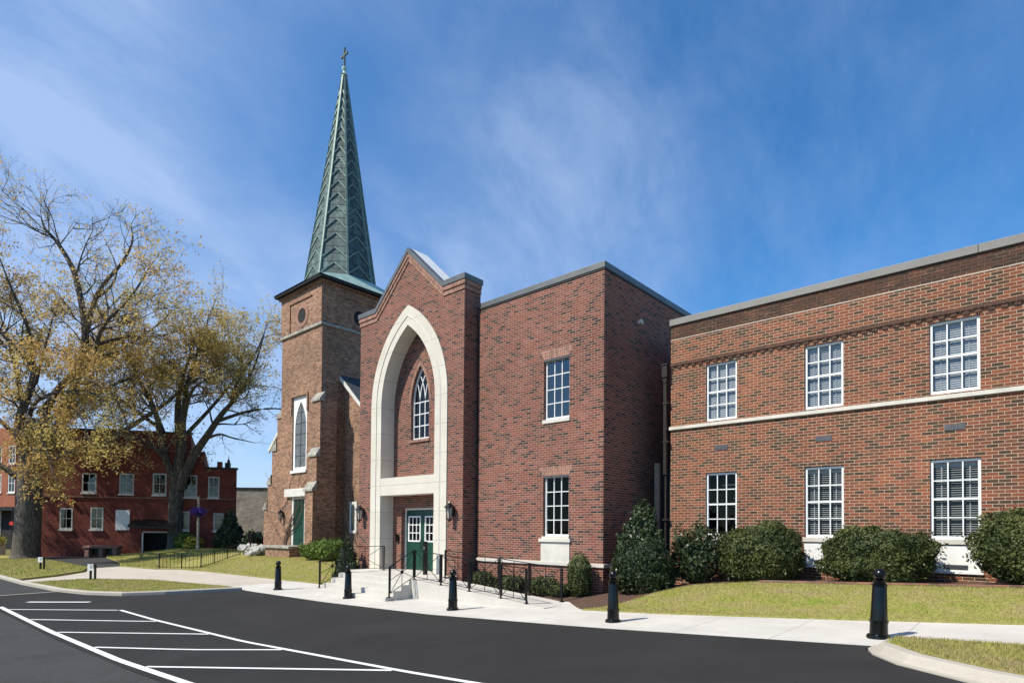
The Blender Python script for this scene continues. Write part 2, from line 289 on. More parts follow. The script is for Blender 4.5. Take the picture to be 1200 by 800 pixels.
# ------------------------------------------------------------------ mesh helpers
class MB:
    def __init__(s): s.v=[]; s.f=[]; s.mi=[]; s.cm=0
    def face(s,pts):
        i=len(s.v); s.v.extend([tuple(p) for p in pts]); s.f.append(tuple(range(i,i+len(pts)))); s.mi.append(s.cm)
    def box(s,x0,x1,y0,y1,z0,z1):
        i=len(s.v)
        s.v+=[(x0,y0,z0),(x1,y0,z0),(x1,y1,z0),(x0,y1,z0),(x0,y0,z1),(x1,y0,z1),(x1,y1,z1),(x0,y1,z1)]
        for f in ((3,2,1,0),(4,5,6,7),(0,1,5,4),(1,2,6,5),(2,3,7,6),(3,0,4,7)): s.f.append(tuple(i+k for k in f)); s.mi.append(s.cm)
        return s
    def bar(s,a,b,wd,h=None):
        """square bar between two points"""
        a=Vector(a);b=Vector(b);d=(b-a).normalized(); h=h or wd
        side=d.cross(Vector((0,0,1)))
        if side.length<.01: side=Vector((1,0,0))
        side.normalize(); up=side.cross(d).normalized(); i=len(s.v)
        for p in (a,b):
            for q,r_ in ((-1,-1),(1,-1),(1,1),(-1,1)): s.v.append(tuple(p+side*q*wd/2+up*r_*h/2))
        for f in ((0,1,2,3),(7,6,5,4),(0,4,5,1),(1,5,6,2),(2,6,7,3),(3,7,4,0)): s.f.append(tuple(i+k for k in f)); s.mi.append(s.cm)
    def tube(s,pts,rad,n=8,cap=True):
        pts=[Vector(p) for p in pts]; i0=len(s.v)
        ref=Vector((.31,.77,.2))
        for k,p in enumerate(pts):
            d=(pts[min(k+1,len(pts)-1)]-pts[max(k-1,0)])
            if d.length<1e-6: d=Vector((0,0,1))
            d.normalize(); a=d.cross(ref)
            if a.length<.05: a=d.cross(Vector((1,0,0)))
            a.normalize(); b=d.cross(a); r=rad[k] if hasattr(rad,'__len__') else rad
            for j in range(n):
                t=2*math.pi*j/n; s.v.append(tuple(p+a*math.cos(t)*r+b*math.sin(t)*r))
        for k in range(len(pts)-1):
            for j in range(n):
                s.f.append((i0+k*n+j,i0+k*n+(j+1)%n,i0+(k+1)*n+(j+1)%n,i0+(k+1)*n+j)); s.mi.append(s.cm)
        if cap:
            s.f.append(tuple(i0+j for j in reversed(range(n)))); s.mi.append(s.cm)
            e=i0+(len(pts)-1)*n; s.f.append(tuple(e+j for j in range(n))); s.mi.append(s.cm)
    def lathe(s,prof,c=(0,0,0),n=20):
        i0=len(s.v)
        for r,z in prof:
            for j in range(n):
                t=2*math.pi*j/n; s.v.append((c[0]+r*math.cos(t),c[1]+r*math.sin(t),c[2]+z))
        for k in range(len(prof)-1):
            for j in range(n):
                s.f.append((i0+k*n+j,i0+k*n+(j+1)%n,i0+(k+1)*n+(j+1)%n,i0+(k+1)*n+j)); s.mi.append(s.cm)
        s.f.append(tuple(i0+j for j in reversed(range(n)))); s.mi.append(s.cm)
        e=i0+(len(prof)-1)*n; s.f.append(tuple(e+j for j in range(n))); s.mi.append(s.cm)
    def prism(s,poly,y0,y1):
        """poly of (x,z) extruded along y"""
        n=len(poly); s.face([(x,y0,z) for x,z in poly]); s.face([(x,y1,z) for x,z in reversed(poly)])
        for k in range(n):
            a=poly[k]; b=poly[(k+1)%n]; s.face([(b[0],y0,b[1]),(a[0],y0,a[1]),(a[0],y1,a[1]),(b[0],y1,b[1])])
    def prism_z(s,poly,z0,z1):
        n=len(poly); s.face([(x,y,z1) for x,y in poly]); s.face([(x,y,z0) for x,y in reversed(poly)])
        for k in range(n):
            a=poly[k]; b=poly[(k+1)%n]; s.face([(a[0],a[1],z0),(b[0],b[1],z0),(b[0],b[1],z1),(a[0],a[1],z1)])
    def wall(s,u0,u1,z0,z1,y,holes,depth=.1,reveal=True):
        """upright panel at y facing -y with rectangular holes (u0,u1,z0,z1) and their reveals"""
        us=sorted({u0,u1,*[h[0] for h in holes],*[h[1] for h in holes]}); zs=sorted({z0,z1,*[h[2] for h in holes],*[h[3] for h in holes]})
        for a,b in zip(us,us[1:]):
            for c,d in zip(zs,zs[1:]):
                m=((a+b)/2,(c+d)/2)
                if any(h[0]<m[0]<h[1] and h[2]<m[1]<h[3] for h in holes): continue
                s.face([(a,y,c),(b,y,c),(b,y,d),(a,y,d)])
        if reveal:
            for a,b,c,d in holes:
                s.face([(a,y,c),(a,y,d),(a,y+depth,d),(a,y+depth,c)]); s.face([(b,y,d),(b,y,c),(b,y+depth,c),(b,y+depth,d)])
                s.face([(a,y,d),(b,y,d),(b,y+depth,d),(a,y+depth,d)]); s.face([(b,y,c),(a,y,c),(a,y+depth,c),(b,y+depth,c)])
    def build(s,name,mat,parent=None,smooth=False,merge=False,bevel=0):
        me=bpy.data.meshes.new(name); me.from_pydata(s.v,[],s.f)
        for m in (mat if isinstance(mat,(list,tuple)) else [mat]): me.materials.append(M[m] if isinstance(m,str) else m)
        if any(s.mi): me.polygons.foreach_set('material_index',s.mi)
        if merge or smooth:
            bm=bmesh.new(); bm.from_mesh(me); bmesh.ops.remove_doubles(bm,verts=bm.verts,dist=1e-4); bmesh.ops.recalc_face_normals(bm,faces=bm.faces); bm.to_mesh(me); bm.free()
        if smooth:
            me.polygons.foreach_set('use_smooth',[True]*len(me.polygons))
            try: me.set_sharp_from_angle(angle=R(40))
            except Exception: pass
        o=bpy.data.objects.new(name,me); col.objects.link(o)
        if bevel:
            b=o.modifiers.new('bevel','BEVEL'); b.width=bevel; b.segments=2; b.limit_method='ANGLE'; b.angle_limit=R(50)
        if parent is not None:
            o.parent=parent
            if parent.type=='EMPTY' and not parent.get('local'): o.matrix_parent_inverse=Matrix.Translation(-parent.location)
        return o
def tag(o,label=None,cat=None,group=None,kind=None):
    if label: o['label']=label
    if cat: o['category']=cat
    if group: o['group']=group
    if kind: o['kind']=kind
    return o
def empty(name,loc,label=None,cat=None,group=None,local=False,rz=0):
    o=bpy.data.objects.new(name,None); col.objects.link(o); o.location=loc; o.rotation_euler[2]=rz; o.empty_display_size=.2
    if local: o['local']=1
    return tag(o,label,cat,group)
def copy_tree(o,parent=None):
    c=o.copy(); col.objects.link(c); c.parent=parent
    for ch in list(o.children): copy_tree(ch,c)
    return c
# ------------------------------------------------------------------ terrain heights
PU=[-400,-200,-80,-40,-25,-19.7,-15.6,-10.9,-6.26,-1.8,3,10,30,80,400]
PZ=[-1.2,-.9,-.65,-.55,-.48,-.45,-.42,-.315,-.095,.17,.40,.65,1.0,1.3,1.6]
BU=[-400,-200,-62,-57,-52,-47,-42,-38,-34,-30,-25,-21,-19.5,-14,-9,-8,-7,-5,-3,0,10,40,400]
BZ=[-1.0,-.8,-.62,-.58,-.25,.10,.12,.10,.10,.12,.12,.12,.1,.06,.02,.10,.32,.52,.6,.72,1.0,1.5,2]
def smooth01(t): t=min(1,max(0,t)); return t*t*(3-2*t)
def G(u,v):
    z=float(np.interp(u,PU,PZ)); z0=z
    if v<9: z0-=.015*min(9-v,14)
    elif v<=11.4: z0+=.015*(v-9)
    else: z0+=.036
    if v>11.4:
        wd=2.9 if u>-14 else (5.5 if u<-20 else 2.9+2.6*(-14-u)/6)
        s=smooth01((v-11.4)/wd); z0=z0*(1-s)+float(np.interp(u,BU,BZ))*s
    return z0
def sheet(name,poly,mat,off=0,res=.7,kind='structure',skirt=0):
    """flat polygon in plan, laid on the terrain"""
    bm=bmesh.new(); f=bm.faces.new([bm.verts.new((x,y,0)) for x,y in poly])
    if f.normal.z<0 or sum((poly[i][0]*poly[(i+1)%len(poly)][1]-poly[(i+1)%len(poly)][0]*poly[i][1]) for i in range(len(poly)))<0: bmesh.ops.reverse_faces(bm,faces=[f])
    xs=[p[0] for p in poly]; ys=[p[1] for p in poly]
    for ax,(a,b) in enumerate(((min(xs),max(xs)),(min(ys),max(ys)))):
        k=a+res
        while k<b-1e-3:
            co=(k,0,0) if ax==0 else (0,k,0); no=(1,0,0) if ax==0 else (0,1,0)
            bmesh.ops.bisect_plane(bm,geom=bm.verts[:]+bm.edges[:]+bm.faces[:],plane_co=co,plane_no=no); k+=res
    bmesh.ops.triangulate(bm,faces=bm.faces[:])
    if skirt:
        be=[e for e in bm.edges if e.is_boundary]; r=bmesh.ops.extrude_edge_only(bm,edges=be)
        nv={v for v in r['geom'] if isinstance(v,bmesh.types.BMVert)}
    else: nv=set()
    for v in bm.verts: v.co.z=G(v.co.x,v.co.y)+off-(skirt if v in nv else 0)
    me=bpy.data.meshes.new(name); bm.to_mesh(me); bm.free(); me.materials.append(M[mat])
    o=bpy.data.objects.new(name,me); col.objects.link(o); tag(o,kind=kind); return o
# ================================================================== SETTING
def ground():
    us=sorted(set([-900,-600,-400,-250,-160,-120]+list(range(-90,24,2))+[30,45,70,110,160,250,400,600,900]))
    vs_=sorted(set([-900,-500,-250,-120,-60,-30,-15,-8]+[x*.75 for x in range(-4,34)]+[27,30,36,45,60,80,110,160,250,400,600,900]))
    mb=MB(); nv=len(vs_)
    mb.v=[(u,v,G(u,v)-.07) for u in us for v in vs_]
    for i in range(len(us)-1):
        for j in range(nv-1):
            a=i*nv+j; mb.f.append((a,a+nv,a+nv+1,a+1)); mb.mi.append(0)
    tag(mb.build('ground','earth',smooth=True),kind='structure')
ground()
KR=[(-1.60,9.27),(-1.62,9.0),(-1.52,8.70),(-1.2,8.22),(-.49,7.62),(.3,7.12),(1.5,6.5),(4,5.6),(12,4.6)]
KL=[(-20.6,9.16),(-20.95,8.2),(-21.4,7.0),(-22.0,5.95),(-23.3,5.3),(-25.15,4.93),(-29.5,4.62)]
KL2=[(-29.5,4.62),(-34,4.55),(-45,4.35),(-60,4.2),(-90,4)]
sheet('parking_lot',[(-25.2,2.78),(14,2.78),(14,4.4),(12,4.6),(4,5.6),(1.5,6.5),(.3,7.12),(-.49,7.62),(-1.2,8.22),(-1.66,8.72),(-1.78,9.0),(-1.74,9.27),(-20.55,9.22),(-20.95,8.2),(-21.4,7.0),(-22,5.95),(-23.3,5.3),(-25.2,4.92)],'asphalt',-.002,.8)
sheet('street',[(-140,3.9),(-90,4),(-60,4.2),(-45,4.35),(-34,4.55),(-25.2,4.92),(-25.2,2.78),(14,2.78),(14,4.4),(40,0),(40,-30),(-140,-30)],'asphalt_old',-.008,2.5)
sheet('sidewalk',[(-20.55,9.22),(-1.74,9.27),(-1.5,9.5),(12,9.7),(12,12.2),(-.2,11.92),(-2.5,11.66),(-5.9,11.45),(-7.9,11.33),(-8.4,11.75),(-9.1,12.4),(-13.9,12.4),(-13.9,11.2),(-17.7,11.2),(-17.8,11.95),(-22.2,11.92),(-22.2,9.05)],'concrete',.006,.7,skirt=.08)
sheet('path',[(-22.2,9.05),(-26.8,8.36),(-29.5,6.7),(-29.6,4.7),(-31.4,4.68),(-33,6.5),(-35,7.9),(-38,8.8),(-38.6,10.3),(-34.4,10.72),(-33,11.5),(-29.6,11.82),(-22.2,11.92)],'concrete_old',.004,.8,skirt=.08)
sheet('driveway',[(-38,8.8),(-44,9.0),(-53,9.0),(-54.9,9.4),(-54.3,12.2),(-50,12.4),(-44,11.6),(-38.6,10.3)],'asphalt_old',.006,.8,skirt=.08)
sheet('lawn',[(-7.95,11.33),(-5.9,11.45),(-2.5,11.66),(-.2,11.92),(12,12.2),(12,15),(0,14.1),(-5,14.05),(-6.4,13.9),(-7.1,13.2),(-7.55,12.2)],'grass',.035,.45,skirt=.12)
sheet('lawn',[(-1.5,9.5),(-1.55,9.0),(-1.05,8.4),(-.35,7.8),(.4,7.3),(1.6,6.7),(4.1,5.8),(12,4.8),(12,9.68)],'grass',.11,.4,skirt=.2)
sheet('lawn',[(-21.1,9.1),(-21.15,8.2),(-21.6,7.05),(-22.15,6.05),(-23.4,5.45),(-25.2,5.1),(-29.35,4.8),(-29.4,6.65),(-26.75,8.28),(-22.2,8.98)],'grass',.09,.5,skirt=.2)
sheet('lawn',[(-31.5,4.72),(-34,4.7),(-45,4.5),(-60,4.35),(-58,8.6),(-53,8.9),(-44,8.9),(-38,8.7),(-35.1,7.8),(-33.1,6.4)],'grass',.09,.8,skirt=.2)
sheet('lawn',[(-17.8,12.0),(-22.2,11.97),(-29.6,11.87),(-33,11.55),(-34.4,10.8),(-37,13),(-39,17),(-39.5,20),(-36.8,18.3),(-34,16.9),(-29,16.9),(-25.8,18.3),(-19.6,18.3),(-19.6,13.0),(-17.8,12.9)],'grass',.04,.6,skirt=.12)
sheet('lawn',[(-34.5,10.8),(-38.6,10.4),(-44,11.7),(-50,12.5),(-52.6,13.2),(-51.8,17),(-50,24),(-40,23),(-39.6,20),(-39.1,17),(-37.1,13)],'grass',.04,.8,skirt=.12)
sheet('mulch_bed',[(-13.75,12.38),(-9.1,12.40),(-8.4,11.75),(-7.93,11.36),(-7.55,12.2),(-7.1,13.2),(-6.4,13.9),(-5,14.05),(0,14.1),(12,15),(12,15.65),(-7.9,15.65),(-8.8,16.2),(-8.82,13.6),(-13.75,13.6)],'mulch',.02,.45,skirt=.1)
def kerb(name,pts,wd=.15,h=.115,inset=1,gutter=0,mat='kerb'):
    """kerb stone strip lofted along pts, its width on the left-hand side (inset=1)"""
    P=[]; pts=[Vector(p) for p in pts]; Q=[]
    for a,b in zip(pts,pts[1:]):
        n=max(1,int((b-a).length/.4)); Q+= [a.lerp(b,k/n) for k in range(n)]
    Q.append(pts[-1]); mb=MB(); rows=[]
    for k,p in enumerate(Q):
        d=(Q[min(k+1,len(Q)-1)]-Q[max(k-1,0)]).normalized(); nrm=Vector((-d.y,d.x))*inset; z=G(p.x,p.y)
        q=p+nrm*wd; m_=p+nrm*.03
        i=len(mb.v); g_=p-nrm*gutter; b_=p-nrm*.05*(gutter>0)
        mb.v+=[(g_.x,g_.y,z-.02) if gutter else (p.x,p.y,z-.1),(g_.x,g_.y,z+.008) if gutter else (p.x,p.y,z-.05),(b_.x,b_.y,z+.014) if gutter else (p.x,p.y,z-.01),(p.x,p.y,z+h-.03),(m_.x,m_.y,z+h),(q.x,q.y,z+h),(q.x,q.y,z-.1)]; rows.append(i)
    for a,b in zip(rows,rows[1:]):
        for j in range(6): mb.f.append((a+j,b+j,b+j+1,a+j+1)); mb.mi.append(0)
    for e in (rows[0],rows[-1]): mb.f.append(tuple(e+j for j in range(7))); mb.mi.append(0)
    return tag(mb.build(name,mat,merge=True),kind='structure')
kerb('kerb',KR,wd=.17,gutter=.13); kerb('brick_edging',[(-4.9,13.98),(0,14.03),(6,14.35)],wd=.1,h=.085,mat='brick_edge'); kerb('kerb',KL,inset=-1); kerb('kerb',KL2,inset=-1)
def stripe(mb,a,b,wd):
    a=Vector(a);b=Vector(b);d=(b-a).normalized();n=Vector((-d.y,d.x))*wd/2; L=(b-a).length; k=max(1,int(L/.5)); i0=len(mb.v)
    for i in range(k+1):
        p=a.lerp(b,i/k)
        for q in (p-n,p+n): mb.v.append((q.x,q.y,G(q.x,q.y)+.006))
    for i in range(k): mb.f.append((i0+2*i,i0+2*i+2,i0+2*i+3,i0+2*i+1)); mb.mi.append(0)
for a,b,wd in [((-21.6,2.93),(-2,2.93),.115),((-18.2,4.9),(-2,4.9),.09)]+[((-20.76+x*2.72,3.0),(-18.23+x*2.95,4.85),.085) for x in range(5)]:
    mb=MB(); stripe(mb,a,b,wd); tag(mb.build('road_marking','paint'),kind='structure')
mb=MB(); stripe(mb,(-22.4,3.65),(-20.9,4.85),.17)
tag(mb.build('road_marking','paint'),kind='structure')
mb=MB(); stripe(mb,(-25.25,2.8),(-25.25,4.85),.10)
tag(mb.build('road_joint','concrete_old'),kind='structure')
# ================================================================== ENTRANCE BUILDING
def sash(parent,name,u0,u1,z0,z1,y,cols,rows,fr=.045,mu=.022,meet=False,blind=False,sill=True,mat='white',gl='glass',sillmat='white',sd=.05,tilt=(.009,.034)):
    """window: frame and glazing bars (part), glass, sill and blind as sub-parts; y = face of the frame"""
    f=MB(); d=.06
    f.box(u0,u0+fr,y,y+d,z0,z1).box(u1-fr,u1,y,y+d,z0,z1).box(u0+fr,u1-fr,y,y+d,z1-fr,z1).box(u0+fr,u1-fr,y,y+d,z0,z0+fr*1.3)
    a,b,c,e=u0+fr,u1-fr,z0+fr*1.3,z1-fr
    for k in range(1,cols): x=a+(b-a)*k/cols; f.box(x-mu/2,x+mu/2,y+.008,y+.045,c,e)
    for k in range(1,rows):
        z=c+(e-c)*k/rows; t=mu*(1.9 if meet and k*2==rows else 1)/2
        for j in range(cols):
            p=a+(b-a)*j/cols+(mu/2 if j else 0); q=a+(b-a)*(j+1)/cols-(mu/2 if j<cols-1 else 0); f.box(p,q,y+.010,y+.043,z-t,z+t)
    o=f.build(name,mat,parent)
    g=MB(); g.face([(a,y+.03,c),(b,y+.03,c),(b,y+.03,e),(a,y+.03,e)]); g.build('pane',gl,o)
    if sill: s=MB(); s.box(u0-.04,u1+.04,y-sd-.05,y+.02,z0-.11,z0-.002); s.build('sill',sillmat,o,bevel=.006)
    if blind:
        s=MB(); n=int((e-c)/.048); s.box(a,b,y+.09,y+.13,e-.10,e+.03)
        for k in range(n):
            z=e-.12-k*.048
            if z<c+.02: break
            s.face([(a,y+.085,z-tilt[0]),(b,y+.085,z-tilt[0]),(b,y+.085+tilt[1],z+tilt[0]),(a,y+.085+tilt[1],z+tilt[0])])
        for q in (.18,.82): x=a+(b-a)*q; s.box(x-.012,x+.012,y+.080,y+.083,c,e)
        s.build('blind','blind',o)
    return o
VB,VG,VN=13.58,13.062,13.62
UA=-8.852
hall=empty('brick_hall',(-13,VB,0),'new red brick entrance hall with pointed stone arch, gabled front and flat roofed block','building')
zt=8.82; hw=[(-10.93,-10.0,4.80,6.67),(-10.93,-10.0,1.42,3.27)]
mb=MB(); mb.wall(-13.63,UA,-.6,zt,VB,hw,.14); mb.face([(-13.63,VB,-.6),(-13.63,VB,zt),(-13.63,VB+.45,zt),(-13.63,VB+.45,-.6)]); mb.face([(-13.8,VB+.45,-.6),(-13.63,VB+.45,-.6),(-13.63,VB+.45,zt),(-13.8,VB+.45,zt)])
mb.face([(UA,VB,-.6),(UA,24,-.6),(UA,24,zt),(UA,VB,zt)]); mb.face([(-19.5,24,-.6),(-19.5,13.75,-.6),(-19.5,13.75,zt),(-19.5,24,zt)]); mb.face([(UA,24,-.6),(-19.5,24,-.6),(-19.5,24,zt),(UA,24,zt)])
mb.build('wall','brick_new',hall)
mb=MB(); mb.face([(-19.5,13.7,zt-.25),(UA,13.7,zt-.25),(UA,24,zt-.25),(-19.5,24,zt-.25)]); mb.build('roof','roof_grey',hall)
mb=MB(); mb.box(-13.6,UA+.035,VB-.035,VB+.27,zt,zt+.17).box(UA-.27,UA+.035,VB+.27,24,zt,zt+.17); mb.build('coping','coping',hall,bevel=.008)
mb=MB(); mb.box(-13.6,UA+.02,VB-.02,VB+.2,zt-.05,zt-.001).box(UA-.2,UA+.02,VB+.2,24,zt-.05,zt-.001); mb.build('coping_trim','bronze',hall)
mb=MB(); mb.box(-13.63,UA+.055,VB-.055,VB+.001,.70,.80).box(UA-.001,UA+.055,VB+.001,24,.70,.80); mb.build('water_table','limestone_trim',hall,bevel=.008)
for k,(a,b,c,d) in enumerate(hw):
    sash(hall,'window',a+.015,b-.015,c+.10,d-.01,VB+.085,3,4,fr=.05,mu=.024,sillmat='limestone_trim',sd=.07,gl='glass_blue' if k==0 else 'glass_low')
    m_=MB(); h=.27; m_.prism([(a-.0,d+.001),(b+.0,d+.001),(b+.13,d+h),(a-.13,d+h)],VB-.004,VB+.05); m_.build('lintel','brick_new_soldier',hall)
    m_=MB(); m_.box(a-.0,b+.0,VB+.005,VB+.135,d-.055,d-.0); m_.build('lintel_plate','vent',hall)
m_=MB(); a,b=-10.99,-9.96; m_.box(a,b,VB-.022,VB+.05,.80,1.35); m_.build('spandrel_panel','limestone_trim',hall,bevel=.006)
m_=MB(); m_.box(a-.05,b+.05,VB-.07,VB+.03,1.36,1.455); m_.build('sill','limestone_trim',hall,bevel=.006)
mb=MB(); mb.box(-13.7,UA-.1,VB+1.6,VB+1.62,.3,zt-.4).box(-13.7,UA-.1,VB+.3,VB+1.6,3.9,4.0); mb.build('interior','dark',hall)
# gable front with the pointed arch
CU=-16.625; SZ=6.15
def arch(c,hwid,z0,apex,n=14,full=False):
    if full: return [(hwid*max(0,1-(k/n)**1.75)**.76,z0+(apex-z0)*k/n) for k in range(n+1)]
    H=apex-z0; Rr=(H*H+hwid*hwid)/(2*hwid); out=[]
    for k in range(n+1):
        z=z0+H*k/n; dx=hwid-(Rr-math.sqrt(max(0,Rr*Rr-(z-z0)**2))); out.append((dx,z))
    return out          # half widths from springing to apex
gl,gr=-19.52,-13.78; zsh,zap=9.70,11.40; va,vb=-18.5,-14.78
outer=arch(CU,2.10,SZ,9.55,24); inner=arch(CU,1.487,SZ,8.85,24)
def archpoly(half,z0): return [(CU-half[0][0],z0)]+[(CU-x,z) for x,z in half]+[(CU+x,z) for x,z in reversed(half[:-1])]+[(CU+half[0][0],z0)]
op=archpoly(outer,-.3)
front=[(gl,-.6),(op[0][0],-.6)]+op[1:-1]+[(op[-1][0],-.6),(gr,-.6),(gr,zsh),(vb,zsh),(CU,zap),(va,zsh),(gl,zsh)]
mb=MB(); mb.face([(x,VG,z) for x,z in front])
for x in (gl,gr): mb.face([(x,VG,-.6),(x,VG+.72,-.6),(x,VG+.72,zsh),(x,VG,zsh)] if x==gr else [(x,VG+.72,-.6),(x,VG,-.6),(x,VG,zsh),(x,VG+.72,zsh)])
back=[(gr,8.6),(gl,8.6),(gl,zsh),(va,zsh),(CU,zap),(vb,zsh),(gr,zsh)]
mb.face([(x,VG+.72,z) for x,z in back]); mb.build('gable_wall','brick_new',hall,merge=True)
roofl=[(gl,zsh),(va,zsh),(CU,zap),(vb,zsh),(gr,zsh)]
def band(name,mat,d0,d1,proud,side=True,back_=.0,ext=0):
    """strip following the gable roofline, from d0 to d1 below it, standing proud of the wall face"""
    m=MB(); up=[(x,z-d0) for x,z in roofl]; lo=[(x,z-d1) for x,z in roofl]
    up[0]=(gl-ext,up[0][1]); lo[0]=(gl-ext,lo[0][1]); up[-1]=(gr+ext,up[-1][1]); lo[-1]=(gr+ext,lo[-1][1])
    y0=VG-proud; y1=VG+(back_ or -.001)
    for a in range(4):
        m.face([(lo[a][0],y0,lo[a][1]),(lo[a+1][0],y0,lo[a+1][1]),(up[a+1][0],y0,up[a+1][1]),(up[a][0],y0,up[a][1])])
        m.face([(up[a][0],y0,up[a][1]),(up[a+1][0],y0,up[a+1][1]),(up[a+1][0],y1,up[a+1][1]),(up[a][0],y1,up[a][1])])
        m.face([(lo[a+1][0],y0,lo[a+1][1]),(lo[a][0],y0,lo[a][1]),(lo[a][0],y1,lo[a][1]),(lo[a+1][0],y1,lo[a+1][1])])
    for k in (0,4): m.face([(up[k][0],y0,up[k][1]),(up[k][0],y1,up[k][1]),(lo[k][0],y1,lo[k][1]),(lo[k][0],y0,lo[k][1])])
    return m.build(name,mat,hall,merge=True)
band('coping','coping',-.17,0,.085,back_=.76,ext=.08)
band('corbel_band','brick_new_soldier',.003,.15,.06,back_=.72,ext=.055)
band('corbel_band','brick_new_soldier',.168,.31,.03,back_=.72,ext=.03)
m=MB()   # sun glare on the right-hand rake of the coping, painted as a white sheet
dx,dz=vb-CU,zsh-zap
m.face([(CU+.02,VG+.1,zap+.178),(vb,VG+.1,zsh+.178),(vb,VG+.8,zsh+.178),(CU+.02,VG+.8,zap+.178)]); m.build('coping_glare','glare_white',hall)
# limestone surround: face, reveal, transom
mb=MB(); ys=VG-.035; yb=VN
o_=archpoly(outer,.2); i_=archpoly(inner,.2); n=len(o_)
for k in range(n-1):
    a,b,c,d=o_[k],o_[k+1],i_[k+1],i_[k]
    mb.face([(a[0],ys,a[1]),(d[0],ys,d[1]),(c[0],ys,c[1]),(b[0],ys,b[1])])
    mb.face([(d[0],ys,d[1]),(d[0],yb,d[1]),(c[0],yb,c[1]),(c[0],ys,c[1])])
    mb.face([(a[0],ys,a[1]),(b[0],ys,b[1]),(b[0],VG+.01,b[1]),(a[0],VG+.01,a[1])])
mb.build('stone_arch','limestone',hall,merge=True)
ridge=arch(CU,1.80,SZ,9.21,24); rp=archpoly(ridge,.2); r2=archpoly(arch(CU,1.76,SZ,9.165,24),.2); m=MB()
for k in range(len(rp)-1):   # moulded roll running round the stone
    a,b,c,d=rp[k],rp[k+1],r2[k+1],r2[k]
    m.face([(a[0],ys-.002,a[1]),(d[0],ys-.022,d[1]),(c[0],ys-.022,c[1]),(b[0],ys-.002,b[1])]); m.face([(d[0],ys-.022,d[1]),(d[0],ys+.001,d[1]),(c[0],ys+.001,c[1]),(c[0],ys-.022,c[1])])
m.build('arch_moulding','limestone_trim',hall)
mb=MB(); hwi=1.487; mb.box(CU-hwi+.003,CU+hwi-.003,VG-.03,VN-.003,2.90,3.53); mb.build('transom_beam','limestone',hall)
# wall behind the arch, door recess and pointed window
dl,dr,dz1=CU-.99,CU+.99,2.46
lz0,lz1,lh,lsp=4.90,7.55,.50,6.25
mb=MB(); mb.wall(CU-2.0,CU+2.0,.1,4.2,VN,[(dl,dr,.1,dz1)],.30)
la=arch(CU,lh,lsp,lz1); lp=[(CU-x,z) for x,z in la]
L=[(CU-2,4.2),(CU,4.2),(CU,lz0),(CU-lh,lz0)]+lp+[(CU,9.0),(CU-2,9.0)]
mb.face([(x,VN,z) for x,z in L]); mb.face([(2*CU-x,VN,z) for x,z in reversed(L)])
full=[(CU-lh,lz0)]+lp+[(CU+x,z) for x,z in reversed(la[:-1])]+[(CU+lh,lz0)]
for k in range(len(full)):
    a=full[k]; b=full[(k+1)%len(full)]; mb.face([(a[0],VN,a[1]),(b[0],VN,b[1]),(b[0],VN+.16,b[1]),(a[0],VN+.16,a[1])])
mb.build('niche_wall','brick_new',hall)
def lancet(parent,cu,h,z0,zs,za,y,cols=3,rows=3,fr=.05,depth=.06,mat='white',gl='glass'):
    ao=arch(cu,h,zs,za,12); ai=arch(cu,h-fr,zs,za-fr*2.1,12)
    O=[(cu-h,z0)]+[(cu-x,z) for x,z in ao]+[(cu+x,z) for x,z in reversed(ao[:-1])]+[(cu+h,z0)]
    I=[(cu-h+fr,z0+fr)]+[(cu-x,z) for x,z in ai]+[(cu+x,z) for x,z in reversed(ai[:-1])]+[(cu+h-fr,z0+fr)]
    f=MB(); n=len(O)
    for k in range(n):
        j=(k+1)%n
        f.face([(O[k][0],y,O[k][1]),(I[k][0],y,I[k][1]),(I[j][0],y,I[j][1]),(O[j][0],y,O[j][1])]); f.face([(I[k][0],y,I[k][1]),(I[k][0],y+depth,I[k][1]),(I[j][0],y+depth,I[j][1]),(I[j][0],y,I[j][1])])
    a,b=cu-h+fr,cu+h-fr; w3=(b-a)/cols; t=.016
    for k in range(1,cols): f.box(a+w3*k-t,a+w3*k+t,y+.01,y+.045,z0+fr,zs)
    for k in range(1,rows+1): z=z0+fr+(zs-z0-fr)*k/rows; f.box(a,b,y+.012,y+.043,z-t,z+t)
    def inside(x,z):
        if z<zs: return True
        H=za-fr*2.1-zs; hh=h-fr; Rr=(H*H+hh*hh)/(2*hh)
        if z-zs>=H: return False
        return abs(x-cu)<hh-(Rr-math.sqrt(Rr*Rr-(z-zs)**2))+.004
    H=za-fr*2.1-zs; hh=h-fr; Rr=(H*H+hh*hh)/(2*hh)
    for k in range(1,cols):       # intersecting tracery
        for sgn in (1,-1):
            pts=[]
            for q in range(16):
                z=zs+H*q/15; x=a+w3*k+sgn*(Rr-math.sqrt(max(0,Rr*Rr-(z-zs)**2)))
                if not inside(x,z): break
                pts.append((x,y+.028,z))
            for p,q in zip(pts,pts[1:]): f.bar(p,q,.024,.03)
    o=f.build('window',mat,parent); g=MB(); g.face([(x,y+.03,z) for x,z in I]); g.build('pane',gl,o); return o
lw=lancet(hall,CU,lh-.01,lz0+.02,lsp,lz1-.02,VN+.10)
m=MB(); m.box(CU-lh-.06,CU+lh+.06,VN-.05,VN+.09,lz0-.10,lz0-.002); m.build('sill','brick_new_soldier',lw)
m=MB()
hd=arch(CU,lh+.10,lsp,lz1+.17); h2=arch(CU,lh,lsp,lz1)
for s in (-1,1):
    for k in range(len(hd)-1):
        A=[(CU+s*hd[k][0],hd[k][1]),(CU+s*hd[k+1][0],hd[k+1][1]),(CU+s*h2[k+1][0],h2[k+1][1]),(CU+s*h2[k][0],h2[k][1])]
        if s<0: A.reverse()
        m.face([(x,VN-.012,z) for x,z in A])
m.build('window_hood','brick_new_soldier',hall)
